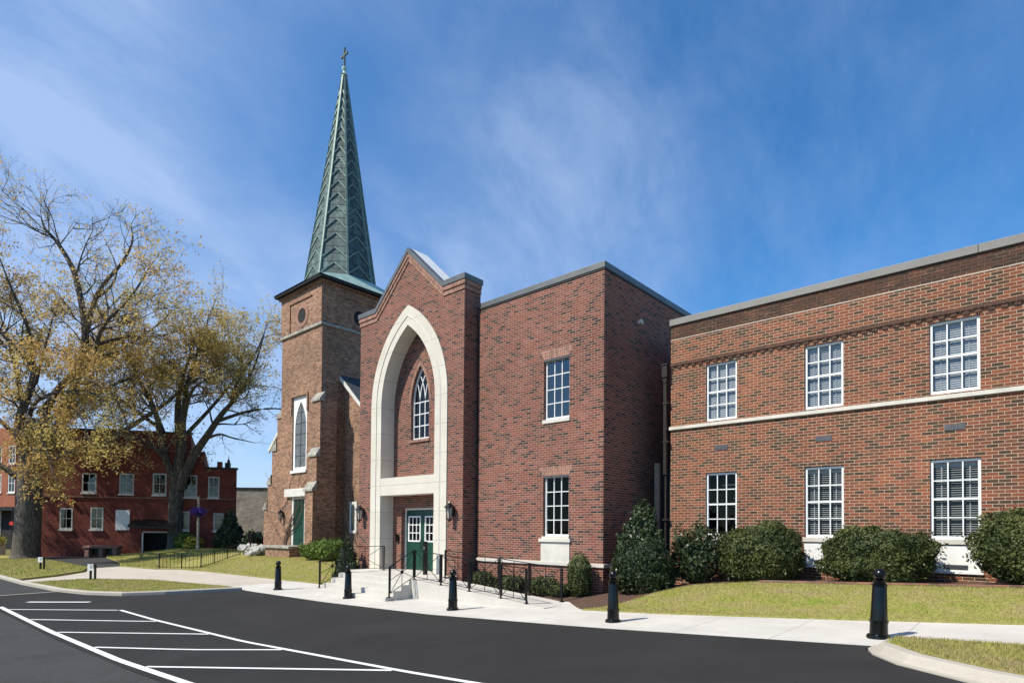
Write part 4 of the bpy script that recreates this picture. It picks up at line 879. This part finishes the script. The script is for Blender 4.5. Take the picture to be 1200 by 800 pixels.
def shrub(name,label,loc,r,h,mat,n,size,shape='round',seed=1,group=None,e=2.6,lump=.12,core=.86):
    """leafy shrub round an inner mass of twigs; r=(rx,ry) half widths, h height"""
    rng=np.random.default_rng(seed); root=empty(name,loc,label,'shrub',group); off=Vector((seed*3.7,seed*1.3,0))
    def surf(d):
        if shape=='round':
            t=1/((abs(d[0])**e+abs(d[1])**e+abs(d[2])**e)**(1/e)); p=[d[0]*t*r[0],d[1]*t*r[1],(d[2]*t*.5+.5)*h]
        else:
            zt=(d[2]*.5+.5); k=(1-zt)**.72 if shape=='cone' else min(1,3.2*(1-zt))**.6
            k=k*(.72+.28*min(1,zt/.18)); q=math.hypot(d[0],d[1]) or 1; p=[d[0]/q*k*r[0],d[1]/q*k*r[1],zt*h]
        f=1+lump*1.25*mnoise.noise(Vector(p)*1.9/max(.4,r[0])+off)+lump*1.0*mnoise.noise(Vector(p)*4.8/max(.4,r[0])+off)
        return np.array([p[0]*f,p[1]*f,max(.02,p[2]*(1+(f-1)*.7))])
    D=rng.normal(size=(n,3))
    if shape!='round': D[:,2]=(1-rng.random(n)**.75*1.0)*-2+1; D[:,2]=-D[:,2]
    D[:,:3]/= (np.linalg.norm(D,axis=1)[:,None] if shape=='round' else 1)
    if shape!='round': D[:,2]=np.clip(2*(1-np.sqrt(rng.random(n)))-1,-1,1)
    P=np.array([surf(d) for d in D]); c0=np.array([0,0,h*.45]); dep=rng.random(n)**2.2*.30
    stray=(rng.random(n)<.10)*rng.random(n)**1.5*.17
    Q=c0+(P-c0)*(1-dep+stray)[:,None]; Nn=P-c0; Nn/=np.linalg.norm(Nn,axis=1)[:,None]
    S=size*rng.uniform(.7,1.35,n)
    leaf_mesh('foliage',mat,Q,S,root,rng,Nn,.5)
    bm=bmesh.new(); bmesh.ops.create_icosphere(bm,subdivisions=4,radius=1)
    for v in bm.verts:
        d=np.array(v.co.normalized()); p=surf(d); p=c0+(p-c0)*core; v.co=p
    me=bpy.data.meshes.new('inner_twigs'); bm.to_mesh(me); bm.free(); me.materials.append(M[mat]); o=bpy.data.objects.new('inner_twigs',me); col.objects.link(o); o.parent=root
    return root
def gz(u,v,o=.02): return (u,v,G(u,v)+o)
W_='shrubs along the orange wing wall'
shrub('clipped_shrub','broad clipped dark green shrub below the first and second wing windows, nearest the downspout',gz(-5.15,14.75),(.98,.64),1.30,'leaf_yew',26000,.034,seed=11,group=W_,lump=.14)
shrub('clipped_shrub','wide clipped dark green shrub between the second and third wing windows, behind the nearest bollard',gz(-2.74,14.75),(.97,.62),1.13,'leaf_yew',26000,.033,seed=12,group=W_,e=3,lump=.16)
shrub('clipped_shrub','large dark green shrub cut off by the right edge of the photo',gz(.06,14.7),(1.02,.7),1.37,'leaf_yew',28000,.033,seed=13,group=W_,lump=.15)
shrub('holly_shrub','tall cone shaped glossy holly at the gap between the two brick buildings',gz(-7.75,13.75),(.98,.8),2.42,'leaf_holly',15000,.048,'cone',seed=14,lump=.13,core=.82)
shrub('loose_shrub','loose open leafy shrub between the tall holly and the clipped shrubs',gz(-6.72,14.6),(.62,.5),1.32,'leaf_holly',4500,.05,seed=15,e=2.0,lump=.35,core=.6)
shrub('columnar_shrub','small upright columnar shrub at the corner of the new brick hall',gz(-9.28,13.1),(.31,.30),1.20,'leaf_box',5000,.032,'column',seed=16,lump=.06)
B_='low shrubs in the ramp bed'
for i,(u,rx,h,lab) in enumerate([(-12.75,.45,.52,'low dark shrub in the ramp bed nearest the gabled front'),(-11.6,.48,.47,'low dark shrub in the middle of the ramp bed'),(-10.4,.46,.46,'low dark shrub in the ramp bed below the ground floor hall window'),(-9.78,.26,.32,'smallest low shrub in the ramp bed, next to the columnar shrub')]):
    shrub('low_shrub',lab,gz(u,12.92),(rx,.34),h,'leaf_box',3000,.035,seed=20+i,group=B_,lump=.2)
shrub('holly_shrub','dark narrow holly at the left corner of the gabled brick front',gz(-19.4,12.5),(.62,.5),1.75,'leaf_holly',6500,.05,'cone',seed=30,lump=.14,core=.8)
C_='bright green bushes by the church tower'
for i,(u,v,rx,h,lab) in enumerate([(-27.7,16.2,.62,.85,'bright green bush at the foot of the tower buttress, left one of the pair'),(-26.35,16.1,.85,1.0,'larger bright green bush below the shaded side of the tower')]):
    shrub('round_bush',lab,gz(u,v),(rx,.8),h,'leaf_bright',5000,.06,seed=32+i,group=C_,lump=.22)
shrub('yew_bush','dark conical evergreen beside the iron fence, left of the church',(-44.7,18.9,.0),(1.35,1.2),2.75,'leaf_holly',9000,.10,'cone',seed=36,lump=.25)
shrub('round_bush','low dark evergreen to the right of the conical evergreen',(-42.9,19.9,.0),(.9,.8),1.25,'leaf_holly',3500,.09,seed=38,lump=.25)
shrub('round_bush','small bright green bush in front of the second big tree trunk',gz(-48.6,17.2),(.72,.6),1.15,'leaf_bright',2600,.09,seed=37,lump=.25)
shrub('round_bush','low yellow green bush beside the flower basket pole',gz(-45.9,16.8),(.62,.5),.85,'leaf_yellow',2000,.08,seed=39,lump=.3)
shrub('ivy_mound','dark ivy mound under the red building wall behind the flower pole',gz(-50.2,19.9),(1.6,.8),1.5,'leaf_box',3500,.11,seed=40,lump=.4)
def tree(name,label,loc,trunk,limbs,seed,leafmat,leafn,leafs,cut=(0,.1),flare=1.25):
    """trunk/limbs: polylines in (sideways, depth, height) metres with end radii; grows branches and twigs on every limb"""
    rg=random.Random(seed); rng=np.random.default_rng(seed)
    root=empty(name,loc,label,'tree',local=True); rx=Vector((.7455,.6663,0)); ry=Vector((-.6663,.7455,0))
    def W(p): return rx*p[0]+ry*p[1]+Vector((0,0,p[2]))
    m=MB(); LC=[]
    def smooth(pts,n=5):
        out=[]
        for i in range(len(pts)-1):
            p0=pts[max(i-1,0)];p1=pts[i];p2=pts[i+1];p3=pts[min(i+2,len(pts)-1)]
            for k in range(n):
                t=k/n; out.append(.5*((2*p1)+(p2-p0)*t+(2*p0-5*p1+4*p2-p3)*t*t+(3*p1-p0-3*p2+p3)*t**3))
        out.append(pts[-1]); return out
    def twig(p,d,L,r,lv,leafy):
        n=5 if lv<3 else 3; pts=[p]; q=p.copy(); dd=d.normalized()
        for k in range(n):
            dd=(dd+Vector((rg.gauss(0,.16),rg.gauss(0,.16),rg.gauss(.03 if leafy<2 else -.12,.14)))).normalized(); q=q+dd*L/n; pts.append(q.copy())
        m.tube(pts,[r*(1-.8*k/n) for k in range(n+1)],5 if lv<2 else 3,cap=False)
        if lv>=2:
            c=leafn*(min(1.0,leafy) if leafy else .10)
            for _ in range(int(c)+(rg.random()<c%1)):
                a=pts[rg.randint(1,n)]; s=.13 if lv>2 else .2
                LC.append((a.x+rg.gauss(0,s),a.y+rg.gauss(0,s),a.z+rg.gauss(0,s)-(.15 if leafy>1 else 0)))
        if lv<3:
            for k in range((5,5,4)[lv]):
                t=rg.uniform(.25,1); i=min(n-1,int(t*n)); b=pts[i].lerp(pts[i+1],t*n-i); ax=(pts[i+1]-pts[i]).normalized()
                s=Vector((rg.gauss(0,1),rg.gauss(0,1),rg.gauss(0,1))); s=(s-ax*s.dot(ax)).normalized()
                twig(b,ax*.75+s*.8,L*rg.uniform(.38,.62),r*.45,lv+1,leafy)
    tp=smooth([W(p) for p in trunk[0]],4); n=len(tp)
    rr=[trunk[1]+(trunk[2]-trunk[1])*k/(n-1) for k in range(n)]; rr[0]*=flare*1.12; rr[1]*=1+(flare-1)*.4
    m.tube(tp,rr,16)
    for li,(pts,r0,r1,leafy) in enumerate(limbs):
        q=smooth([W(p) for p in pts]); n=len(q); L=sum((q[i+1]-q[i]).length for i in range(n-1)); m.tube(q,[(r0+(r1-r0)*(k/(n-1))**.8)*1.22 for k in range(n)],8,cap=False)
        nb=int(L*(1.5 if leafy else 1.0))
        for k in range(nb):
            t=rg.uniform(.30,1)**.85; i=min(n-2,int(t*(n-1))); b=q[i].lerp(q[i+1],t*(n-1)-i); ax=(q[i+1]-q[i]).normalized()
            s=Vector((rg.gauss(0,1),rg.gauss(0,1),rg.gauss(.15,.8))); s=(s-ax*s.dot(ax)).normalized()
            twig(b,ax*.6+s*.85,min(5.2,L*.34)*rg.uniform(.6,1.1)*(1.15-.5*t),max(.022,(r0+(r1-r0)*t)*.42),0 if r0>.16 else 1,leafy)
        twig(q[-1],(q[-1]-q[-2]),min(2.5,L*.2),r1,1,leafy)
    m.build('trunk','bark',root,smooth=True)
    LC=np.array(LC); LC=LC[rng.random(len(LC))<np.clip((LC[:,2]-cut[0])/(cut[1]-cut[0]),.05,1)]; leaf_mesh('crown',leafmat,LC,leafs*rng.uniform(.6,1.4,len(LC)),root,rng,np.tile(np.array(sd)[None,:]*1.0,(len(LC),1)),.6)
    return root,len(LC)
t1=[([(.4,0,6.0),(1.9,.5,9.8),(3.2,.2,13),(3.75,0,15.6),(2.75,.3,19.8),(1.6,.2,22.0),(.8,0,23.0),(.5,0,23.8)],.34,.03,0),
 ([(3.7,0,15.4),(4.9,-.5,18.3),(6.7,-.8,20.3),(7.5,-1,21.6),(7.4,-1,22.8)],.16,.025,0),
 ([(4.7,-.4,18),(5.2,.4,19.2),(5.2,.9,20.7),(4.2,1.2,22.7)],.10,.02,0),
 ([(.6,0,6.8),(2.6,-1.5,10.6),(4.9,-2,12.8),(5.9,-2.2,13.7),(6.8,-2.6,15.4),(8.7,-3,17),(10,-3.2,18.8)],.26,.03,.4),
 ([(.5,0,6.2),(2.4,.8,7.5),(4.2,1.5,8.4),(6.9,2,10.4),(8.3,2.2,11.5),(9.6,2.4,12.8),(11.4,2.6,13.8)],.26,.03,1),
 ([(0,0,6.4),(-.2,-.6,9.2),(1.1,-1,12.6),(.5,-1.2,13.9),(-.4,-1.6,14.9),(-1.6,-2,16.5),(-3.4,-2.4,18)],.28,.03,1),
 ([(.9,-1,12.8),(1.6,-2.2,15.2),(1.0,-2.8,17.5),(.2,-3,19.8)],.15,.025,1),
 ([(-.3,0,6.3),(-1,.8,8.6),(-1.7,1.6,11),(-2.8,2,14),(-3.7,2.2,17)],.28,.03,1),
 ([(-.4,0,5.6),(-1.7,-.6,6.6),(-4,-1.2,7.4),(-6,-1.5,9)],.24,.04,1),
 ([(.5,-.2,6.0),(1.8,-2.4,8.2),(3.4,-3.8,10.0),(5.2,-4.4,10.6),(7.0,-4.8,10.4)],.2,.03,1),
 ([(1.6,-2,8),(2.9,-3.6,8.9),(4.6,-4.6,8.7),(6.0,-5,7.8)],.11,.02,2),
 ([(1.6,-1.8,8.4),(3.0,-3.4,8.9),(4.6,-4.2,8.2),(5.8,-4.6,6.6)],.10,.02,2),
 ([(3.2,-3.6,9.8),(4.4,-4.6,9.6),(5.6,-5.2,8.6),(6.8,-5.6,7.0)],.09,.02,2),
 ([(3.6,.3,14.8),(5.6,1.6,16.0),(7.4,2.6,16.4),(9,3,17.2)],.13,.02,1),
 ([(2.3,.4,10.6),(4.6,1.8,12.6),(7.2,2.8,14.2),(9.4,3.2,15.2)],.14,.02,1),
 ([(.2,0,6.5),(.8,2,9.5),(1.4,3.4,12.6),(2.2,4,15.8)],.2,.03,1),
 ([(1.9,.5,10),(3,-.8,12),(5,-1.6,12),(7,-2,11.6)],.12,.02,2),
 ([(2.6,-3.4,9.4),(4.2,-4.8,8.6),(5.6,-5.6,7.0),(6.4,-6,5.4)],.10,.02,2),
 ([(1.6,-2,8.2),(2.6,-3.8,8.2),(4.2,-5,7.2),(5.2,-5.6,5.6)],.10,.02,2),
 ([(4.0,-4.2,10.4),(5.8,-5,10),(7.4,-5.4,9),(8.2,-5.6,7.6)],.09,.02,2),
 ([(3,-3,9.6),(5,-4,10.6),(7.4,-4.6,10.6),(9,-5,9.4),(9.6,-5.2,7.8)],.11,.02,2),
 ([(4.6,-1.6,11.8),(6.6,-3,11.6),(8.6,-3.8,10.2),(9.6,-4.2,8.4)],.10,.02,2),
 ([(3.3,.2,13.2),(4.6,1.4,14.6),(6.6,2.4,16.6),(8.2,2.8,18.4)],.13,.02,1),
 ([(-.8,.6,8.2),(-2.2,-.6,10.2),(-3.4,-1.4,12.2),(-4.4,-1.8,15)],.15,.02,1),
 ([(1.2,-1,12),(2.6,-2,14.2),(3.4,-2.4,16.2)],.11,.02,1)]
T1=tree('oak_tree','huge old tree at the left, bare top branches and golden young leaves',(-52.2,8.35,G(-52.2,8.35)-.1),([(0,0,0),(.05,0,1.2),(.12,0,3.3),(.15,0,5.2),(.05,0,6.7)],.84,.66),t1,5,'leaf_oak',3.9,.074,flare=1.3)
t2=[([(.2,0,4.8),(1.4,-.3,7.2),(2.6,-.5,8.9),(3.7,-.6,10.5),(4.9,-.8,11.8),(6.2,-1,13.8),(7,-1,16.4)],.34,.03,1),
 ([(0,0,5.3),(0,.3,7.9),(-.2,.4,11.2),(0,.6,13.4),(.5,.8,15.6),(.4,1,17.2)],.32,.03,1),
 ([(0,0,5.2),(-.9,-.3,7.9),(-1.3,-.6,10.5),(-2.4,-1,13.1),(-3.4,-1.4,15.6),(-3.8,-1.6,18)],.26,.03,1),
 ([(.3,0,5.6),(.9,-.8,8.5),(1.4,-1.6,11.2),(2.2,-2.2,13.6),(3.2,-2.6,15.6),(3.7,-2.8,17.2)],.24,.03,1),
 ([(2.6,-.5,8.7),(3.9,-1.2,8.9),(5,-1.6,8.6),(6.8,-1.8,8.2)],.11,.02,0),
 ([(3.4,-.6,10),(5.2,.6,11.0),(7.0,1.4,11.4),(8.4,2,11.2)],.13,.02,1),
 ([(4.4,-.7,11.2),(5.6,-2,12.8),(7.2,-2.8,14.6),(8,-3,16.4)],.13,.02,1),
 ([(0,.4,8.6),(1.6,1.8,11.4),(3.2,2.8,14.2),(4.8,3.4,16.8)],.17,.025,1),
 ([(-.2,.2,7),(-2,1.6,9.6),(-3.6,2.6,12.4),(-4.6,3,15.4)],.17,.025,1),
 ([(-1.1,-.5,9.5),(-2.8,-1.8,11),(-4.4,-2.4,12.4),(-5.4,-2.6,14)],.13,.02,1),
 ([(1.2,-1.2,10),(2.6,-2.8,11.8),(4.4,-3.6,12.6),(6,-4,13)],.13,.02,1),
 ([(0,.1,6),(-1.5,-1,8.2),(-3.2,-1.8,9.0),(-5.2,-2.2,9.2)],.14,.02,0)]
T2=tree('oak_tree','second large tree, forked grey trunk and yellow green leaves, nearer the church',(-49.99,17.0,G(-49.99,17.0)-.1),([(0,0,0),(0,0,1.2),(0,0,3.3),(.05,0,5.8)],.56,.47),t2,9,'leaf_oak2',2.7,.074,cut=(9.5,15),flare=1.3)
# ================================================================== FENCE, BOLLARDS, LAMPS, SMALL THINGS
fr_=empty('iron_fence',(-34.4,11.2,G(-34.4,11.2)),'low black iron picket fence along the church lawn, left of the tower','fence')
fp=[(-34.35,10.95),(-33.4,11.7),(-32.6,12.35),(-33.6,13.4),(-34.8,14.6),(-35.9,15.8)]
def pickets(root,pts,h,step=.19):
    for a,b in zip(pts,pts[1:]):
        a=Vector(a);b=Vector(b); L=(b-a).length; n=max(2,int(L/step)); m=MB()
        for k in range(n+1):
            p=a.lerp(b,k/n); z=G(p.x,p.y); m.bar((p.x,p.y,z+.03),(p.x,p.y,z+h),.016)
        for z in (.1,h-.08):
            for k in range(3):
                p=a.lerp(b,k/3);q=a.lerp(b,(k+1)/3); m.bar((p.x,p.y,G(p.x,p.y)+z),(q.x,q.y,G(q.x,q.y)+z),.022)
        m.build('picket_panel','blackmetal',root)
    for p in pts:
        z=G(*p); m=MB(); m.bar((p[0],p[1],z-.05),(p[0],p[1],z+h+.06),.045); m.build('post','blackmetal',root)
pickets(fr_,fp,.74)
f2=empty('iron_fence',(-37.4,18,.3),'tall black iron railing beside the pale rocks and church tower','fence')
pickets(f2,[(-40.2,18.6),(-38.6,17.6),(-37.0,16.8),(-35.6,16.3)],1.35,.22)
def bollard(label,loc):
    root=empty('bollard',loc,label,'bollard','black bollards along the sidewalk',local=True)
    m=MB(); m.lathe([(.118,.05),(.116,.10),(.112,.22),(.122,.225),(.124,.255),(.112,.262),(.108,.30),(.090,.745),(.088,.75)],n=28); m.build('post','black',root,smooth=True)
    m=MB(); m.lathe([(.155,0),(.158,.02),(.150,.045),(.120,.06)],n=28); m.build('base','black',root,smooth=True)
    m=MB(); m.lathe([(.089,.748),(.103,.752),(.104,.772),(.090,.778),(.078,.786),(.078,.798),(.092,.803),(.092,.818),(.064,.828)]+[(.088*math.cos(a),.915+.088*math.sin(a)) for a in [R(-58+13.3*k) for k in range(12)]],n=28); m.build('ball_cap','black',root,smooth=True)
    return root
bl=[((-1.80,9.94),'black bollard beside the curved kerb of the right grass island'),((-6.28,10.0),'black bollard in front of the columnar shrub and hall corner'),((-10.93,10.06),'black bollard in front of the ramp railing'),((-15.62,10.12),'black bollard in front of the concrete entrance steps'),((-19.72,10.0),'smallest black bollard, in front of the church lawn')]
b0=None
for (u,v),lab in bl:
    l=(u,v,G(u,v)+.004)
    if b0 is None: b0=bollard(lab,l)
    else:
        c=copy_tree(b0); c.location=l; c['label']=lab
b0.rotation_euler=(0,R(1.2),0)
def lantern(label,loc,sc_=1.0):
    root=empty('wall_lantern',loc,label,'lantern','black wall lanterns',local=True); root.scale=(sc_,)*3
    m=MB(); m.box(-.06,.06,-.03,.0,-.14,.16); m.bar((0,-.02,.12),(0,-.16,.16),.03); m.build('bracket','black',root)
    m=MB(); m.lathe([(.17,.10),(.16,.13),(.10,.20),(.04,.25),(.015,.30)],(0,-.17,0),8); m.build('cap','black',root)
    m=MB()
    for k in range(4): t=R(45+90*k); m.bar((.11*math.cos(t),-.17+.11*math.sin(t),.10),(.075*math.cos(t),-.17+.075*math.sin(t),-.24),.022)
    m.lathe([(.09,-.27),(.09,-.24),(.06,-.235)],(0,-.17,0),8); m.lathe([(.015,-.34),(.03,-.3),(.03,-.27)],(0,-.17,0),8); m.build('cage','black',root)
    m=MB(); m.lathe([(.05,-.23),(.075,-.05),(.09,.095)],(0,-.17,0),8); m.build('lamp_glass','lampglass',root)
    return root
lantern('black wall lantern on the brick right of the stone arch',(-14.20,VG-.002,2.28),1.05)
lantern('black wall lantern on the brick left of the stone arch',(-19.18,VG-.002,2.28),1.05)
lantern('black wall lantern left of the green church door',(-33.0,VT-.002,2.45),1.1)
fl=empty('floodlight',(UA,15.39,7.79),'small white floodlight high on the shaded side wall of the hall','lamp',local=True); fl.scale=(.62,.62,.62)
m=MB(); m.box(.0,.05,-.06,.06,-.05,.05); m.bar((.04,0,0),(.14,0,.02),.03); m.build('bracket','white',fl); m=MB(); m.box(.10,.22,-.12,-.01,-.02,.08).box(.10,.20,.03,.12,-.07,.02); m.build('lamp_head','white',fl)
pp=empty('push_button_post',(-15.05,12.62,.22),'slim black door button post standing before the right green door','post',local=True)
m=MB(); m.box(-.055,.055,-.05,.05,0,1.08); m.build('post','black',pp); m=MB(); m.box(-.04,.04,-.056,-.051,.82,.92); m.build('button_plate','vent',pp)
ic=empty('intercom',(-17.80,VN,1.36),'small black intercom box on the brick left of the green arched doors','intercom',local=True)
m=MB(); m.box(-.07,.07,-.07,-.001,-.13,.13); m.build('case','black',ic); m=MB(); m.box(-.08,.08,-.12,-.071,.08,.135); m.build('hood','black',ic)
fc=empty('fire_inlet',(-18.95,12.8,.22),'small dark red fire hose inlet beside the left stone jamb','fire inlet',local=True)
m=MB(); m.lathe([(.045,0),(.045,.16),(.07,.17),(.07,.24),(.03,.27)],n=12); m.build('riser','redstone',fc,smooth=True)
for s in (-1,1): m=MB(); m.bar((0,0,.2),(s*.11,-.06,.2),.06); m.build('hose_outlet','redstone',fc)
def post_sign(label,u,v):
    root=empty('post_sign',(u,v,G(u,v)+.07),label,'sign','low post signs on the grass islands',local=True,rz=R(41.8))
    for x in (-.09,.09): m=MB(); m.box(x-.032,x+.032,-.03,.03,0,.64); m.build('post','black',root)
    m=MB(); m.box(-.20,.03,-.042,-.0305,.38,.64); p=m.build('sign_plate','white',root)
    m=MB()
    for k,wd in enumerate((.10,.13,.08)): m.box(-.06-wd/2+.02,-.06+wd/2,-.046,-.0425,.58-k*.06,.60-k*.06)
    m.build('print','black',p)
post_sign('low black post sign with white plate on the front grass island',-28.75,6.75)
post_sign('low black post sign with white plate near the big oak trunk',-37.7,6.7)
bn=empty('bench',(-51.2,12.6,G(-51.2,12.6)),'low weathered reddish stone bench in front of the red wall','bench',local=True,rz=R(41.8))
m=MB(); m.box(-1.25,1.25,-.32,.32,.60,.80); m.build('seat','redstone',bn,bevel=.04)
for x in (-1.0,0,1.0): m=MB(); m.box(x-.16,x+.16,-.26,.26,-.05,.599); m.build('leg','redstone',bn,bevel=.03)
m=MB(); m.box(-1.1,1.1,.1,.2,.1,.599); m.build('back_panel','bronze',bn)
lp_=empty('flower_pole',(-44.45,16.6,G(-44.45,16.6)),'tan pole with a purple flower basket before the red building','pole',local=True)
m=MB(); m.lathe([(.13,0),(.12,.3),(.085,.4),(.07,3.6),(.09,3.65),(.03,3.8)],n=12); m.build('pole','tan',lp_,smooth=True)
m=MB(); m.lathe([(.08,2.30),(.26,2.5),(.30,2.58)],n=14); bk=m.build('basket','bronze',lp_)
rg_=np.random.default_rng(4); pc=rg_.normal(size=(900,3))*[.19,.19,.13]+[0,0,2.68]; leaf_mesh('flowers','petal',pc,.06*np.ones(900),bk,rg_)
rr_=random.Random(12)
for k in range(34):
    u=-33.6-rr_.random()*5.2; v=15.6+rr_.random()*.8+max(0,-35-u)*.42; s=rr_.uniform(.14,.36); bm=bmesh.new(); bmesh.ops.create_icosphere(bm,subdivisions=2,radius=1)
    for q in bm.verts: q.co*=1+.5*mnoise.noise(q.co*1.6+Vector((k*5,0,0))); q.co=Vector((q.co.x*s*1.25,q.co.y*s,q.co.z*s*.75))
    me=bpy.data.meshes.new('rock'); bm.to_mesh(me); bm.free(); me.materials.append(M['rock']); o=bpy.data.objects.new('rock',me); col.objects.link(o); o.location=(u,v,G(u,v)+.12+rr_.random()*.32)
    tag(o,'pale rough rock in the rockery left of the church door','rock','pale rocks of the rockery by the church')
def car(label,loc,rz):
    root=empty('parked_car',loc,label,'car',local=True,rz=rz)
    m=MB(); m.prism([(-2.2,.35),(2.2,.35),(2.25,.7),(1.3,.92),(-1.9,.98),(-2.25,.8)],-.86,.86); m.build('body','carpaint',root,bevel=.06)
    m=MB(); m.prism([(-1.75,.981),(1.0,.94),(.35,1.42),(-1.2,1.45)],-.74,.74); m.build('cabin','glass_dark',root,bevel=.05)
    m=MB(); m.prism([(-1.25,1.451),(.4,1.421),(.3,1.47),(-1.15,1.50)],-.70,.70); m.build('roof','carpaint',root)
    for s in (-1,1):
        m=MB(); m.box(-2.0,2.0,s*.862-.01,s*.862+.01,.62,.68); m.build('trim','chrome',root)
        for x in (-1.4,1.4): m=MB(); m.tube([(x,s*.72,.33),(x,s*.89,.33)],.33,18); wq=m.build('wheel','rubber',root); m=MB(); m.tube([(x,s*.885,.33),(x,s*.90,.33)],.19,14); m.build('rim','chrome',wq)
car('dark blue parked car with a bright side trim, half hidden behind the evergreens',(-57.4,26.0,G(-57.4,26)),R(35))
sp_=empty('street_post',(-66,9.6,G(-66,9.6)),'thin street post with a round red light at the left edge','post',local=True,rz=R(41.8))
m=MB(); m.lathe([(.07,0),(.05,.4),(.04,3.9)],n=10); m.build('pole','bronze',sp_); m=MB(); m.tube([(0,-.12,2.5),(0,.02,2.5)],.17,18); m.build('red_light','redlamp',sp_)
pl=empty('planter',(-63.2,8.4,G(-63.2,8.4)),'pale planter with yellow green plants at the left edge','planter',local=True)
m=MB(); m.box(-.5,.5,-.35,.35,0,.9); m.build('box','tan',pl,bevel=.03); pc=rg_.normal(size=(700,3))*[.3,.22,.18]+[0,0,1.05]; leaf_mesh('plants','leaf_yellow',pc,.08*np.ones(700),pl,rg_)
# ------------------------------------------------------------------ grass blades
def blades(poly,n,h,off,seed):
    rng=np.random.default_rng(seed); P=np.array(poly); lo=P.min(0); hi=P.max(0); pts=[]
    pts=rng.uniform(lo,hi,(n*4,2)); x,y=pts[:,0],pts[:,1]; ins=np.zeros(len(pts),bool)
    for i in range(len(P)):
        (x1,y1),(x2,y2)=P[i],P[(i+1)%len(P)]; c=((y1>y)!=(y2>y))&(x<(x2-x1)*(y-y1)/(y2-y1+1e-12)+x1); ins^=c
    pts=pts[ins][:n]; n=len(pts); Z=np.array([G(a,b) for a,b in pts])+off; a=rng.uniform(0,math.pi,n); hh=h*rng.uniform(.5,1.3,n); wd=h*.12
    L=rng.normal(0,.35,(n,2))*hh[:,None]; V=np.zeros((n,3,3)); dx=np.cos(a)*wd; dy=np.sin(a)*wd
    V[:,0]=np.stack([pts[:,0]-dx,pts[:,1]-dy,Z-.01],1); V[:,1]=np.stack([pts[:,0]+dx,pts[:,1]+dy,Z-.01],1); V[:,2]=np.stack([pts[:,0]+L[:,0],pts[:,1]+L[:,1],Z+hh],1)
    me=bpy.data.meshes.new('grass'); me.vertices.add(3*n); me.vertices.foreach_set('co',V.ravel()); me.loops.add(3*n); me.loops.foreach_set('vertex_index',np.arange(3*n,dtype=np.int32)); me.polygons.add(n); me.polygons.foreach_set('loop_start',np.arange(0,3*n,3,dtype=np.int32)); me.polygons.foreach_set('loop_total',np.full(n,3,dtype=np.int32)); me.update(calc_edges=True); me.materials.append(M['grass_blade'])
    o=bpy.data.objects.new('grass',me); col.objects.link(o); tag(o,kind='stuff')
blades([(-7.95,11.33),(-5.9,11.45),(-2.5,11.66),(-.2,11.92),(5,12.05),(5,14.5),(0,14.12),(-5,14.08),(-6.4,13.93),(-7.1,13.2),(-7.55,12.2)],60000,.038,.035,1)
blades([(-1.5,9.5),(-1.55,9.0),(-1.05,8.4),(-.35,7.8),(.4,7.3),(1.6,6.7),(3,6.2),(3,9.55)],36000,.042,.11,2)
blades([(-21.1,9.1),(-21.15,8.2),(-21.6,7.05),(-22.15,6.05),(-23.4,5.45),(-25.2,5.1),(-29.35,4.8),(-29.4,6.65),(-26.75,8.28),(-22.2,8.98)],22000,.04,.09,3)
blades([(-17.8,12.0),(-22.2,11.97),(-29.6,11.87),(-33,11.55),(-34,13),(-34.5,16),(-29,16.9),(-25.8,18.3),(-19.6,18.3),(-19.6,13.0),(-17.8,12.9)],42000,.045,.04,4)

blades([(-31.5,4.72),(-34,4.7),(-45,4.5),(-52,4.5),(-53,8.9),(-44,8.9),(-38,8.7),(-35.1,7.8),(-33.1,6.4)],20000,.06,.09,5)
blades([(-34.5,10.8),(-38.6,10.4),(-44,11.7),(-50,12.5),(-51.8,17),(-40,20),(-39.1,17),(-37.1,13)],20000,.07,.04,6)
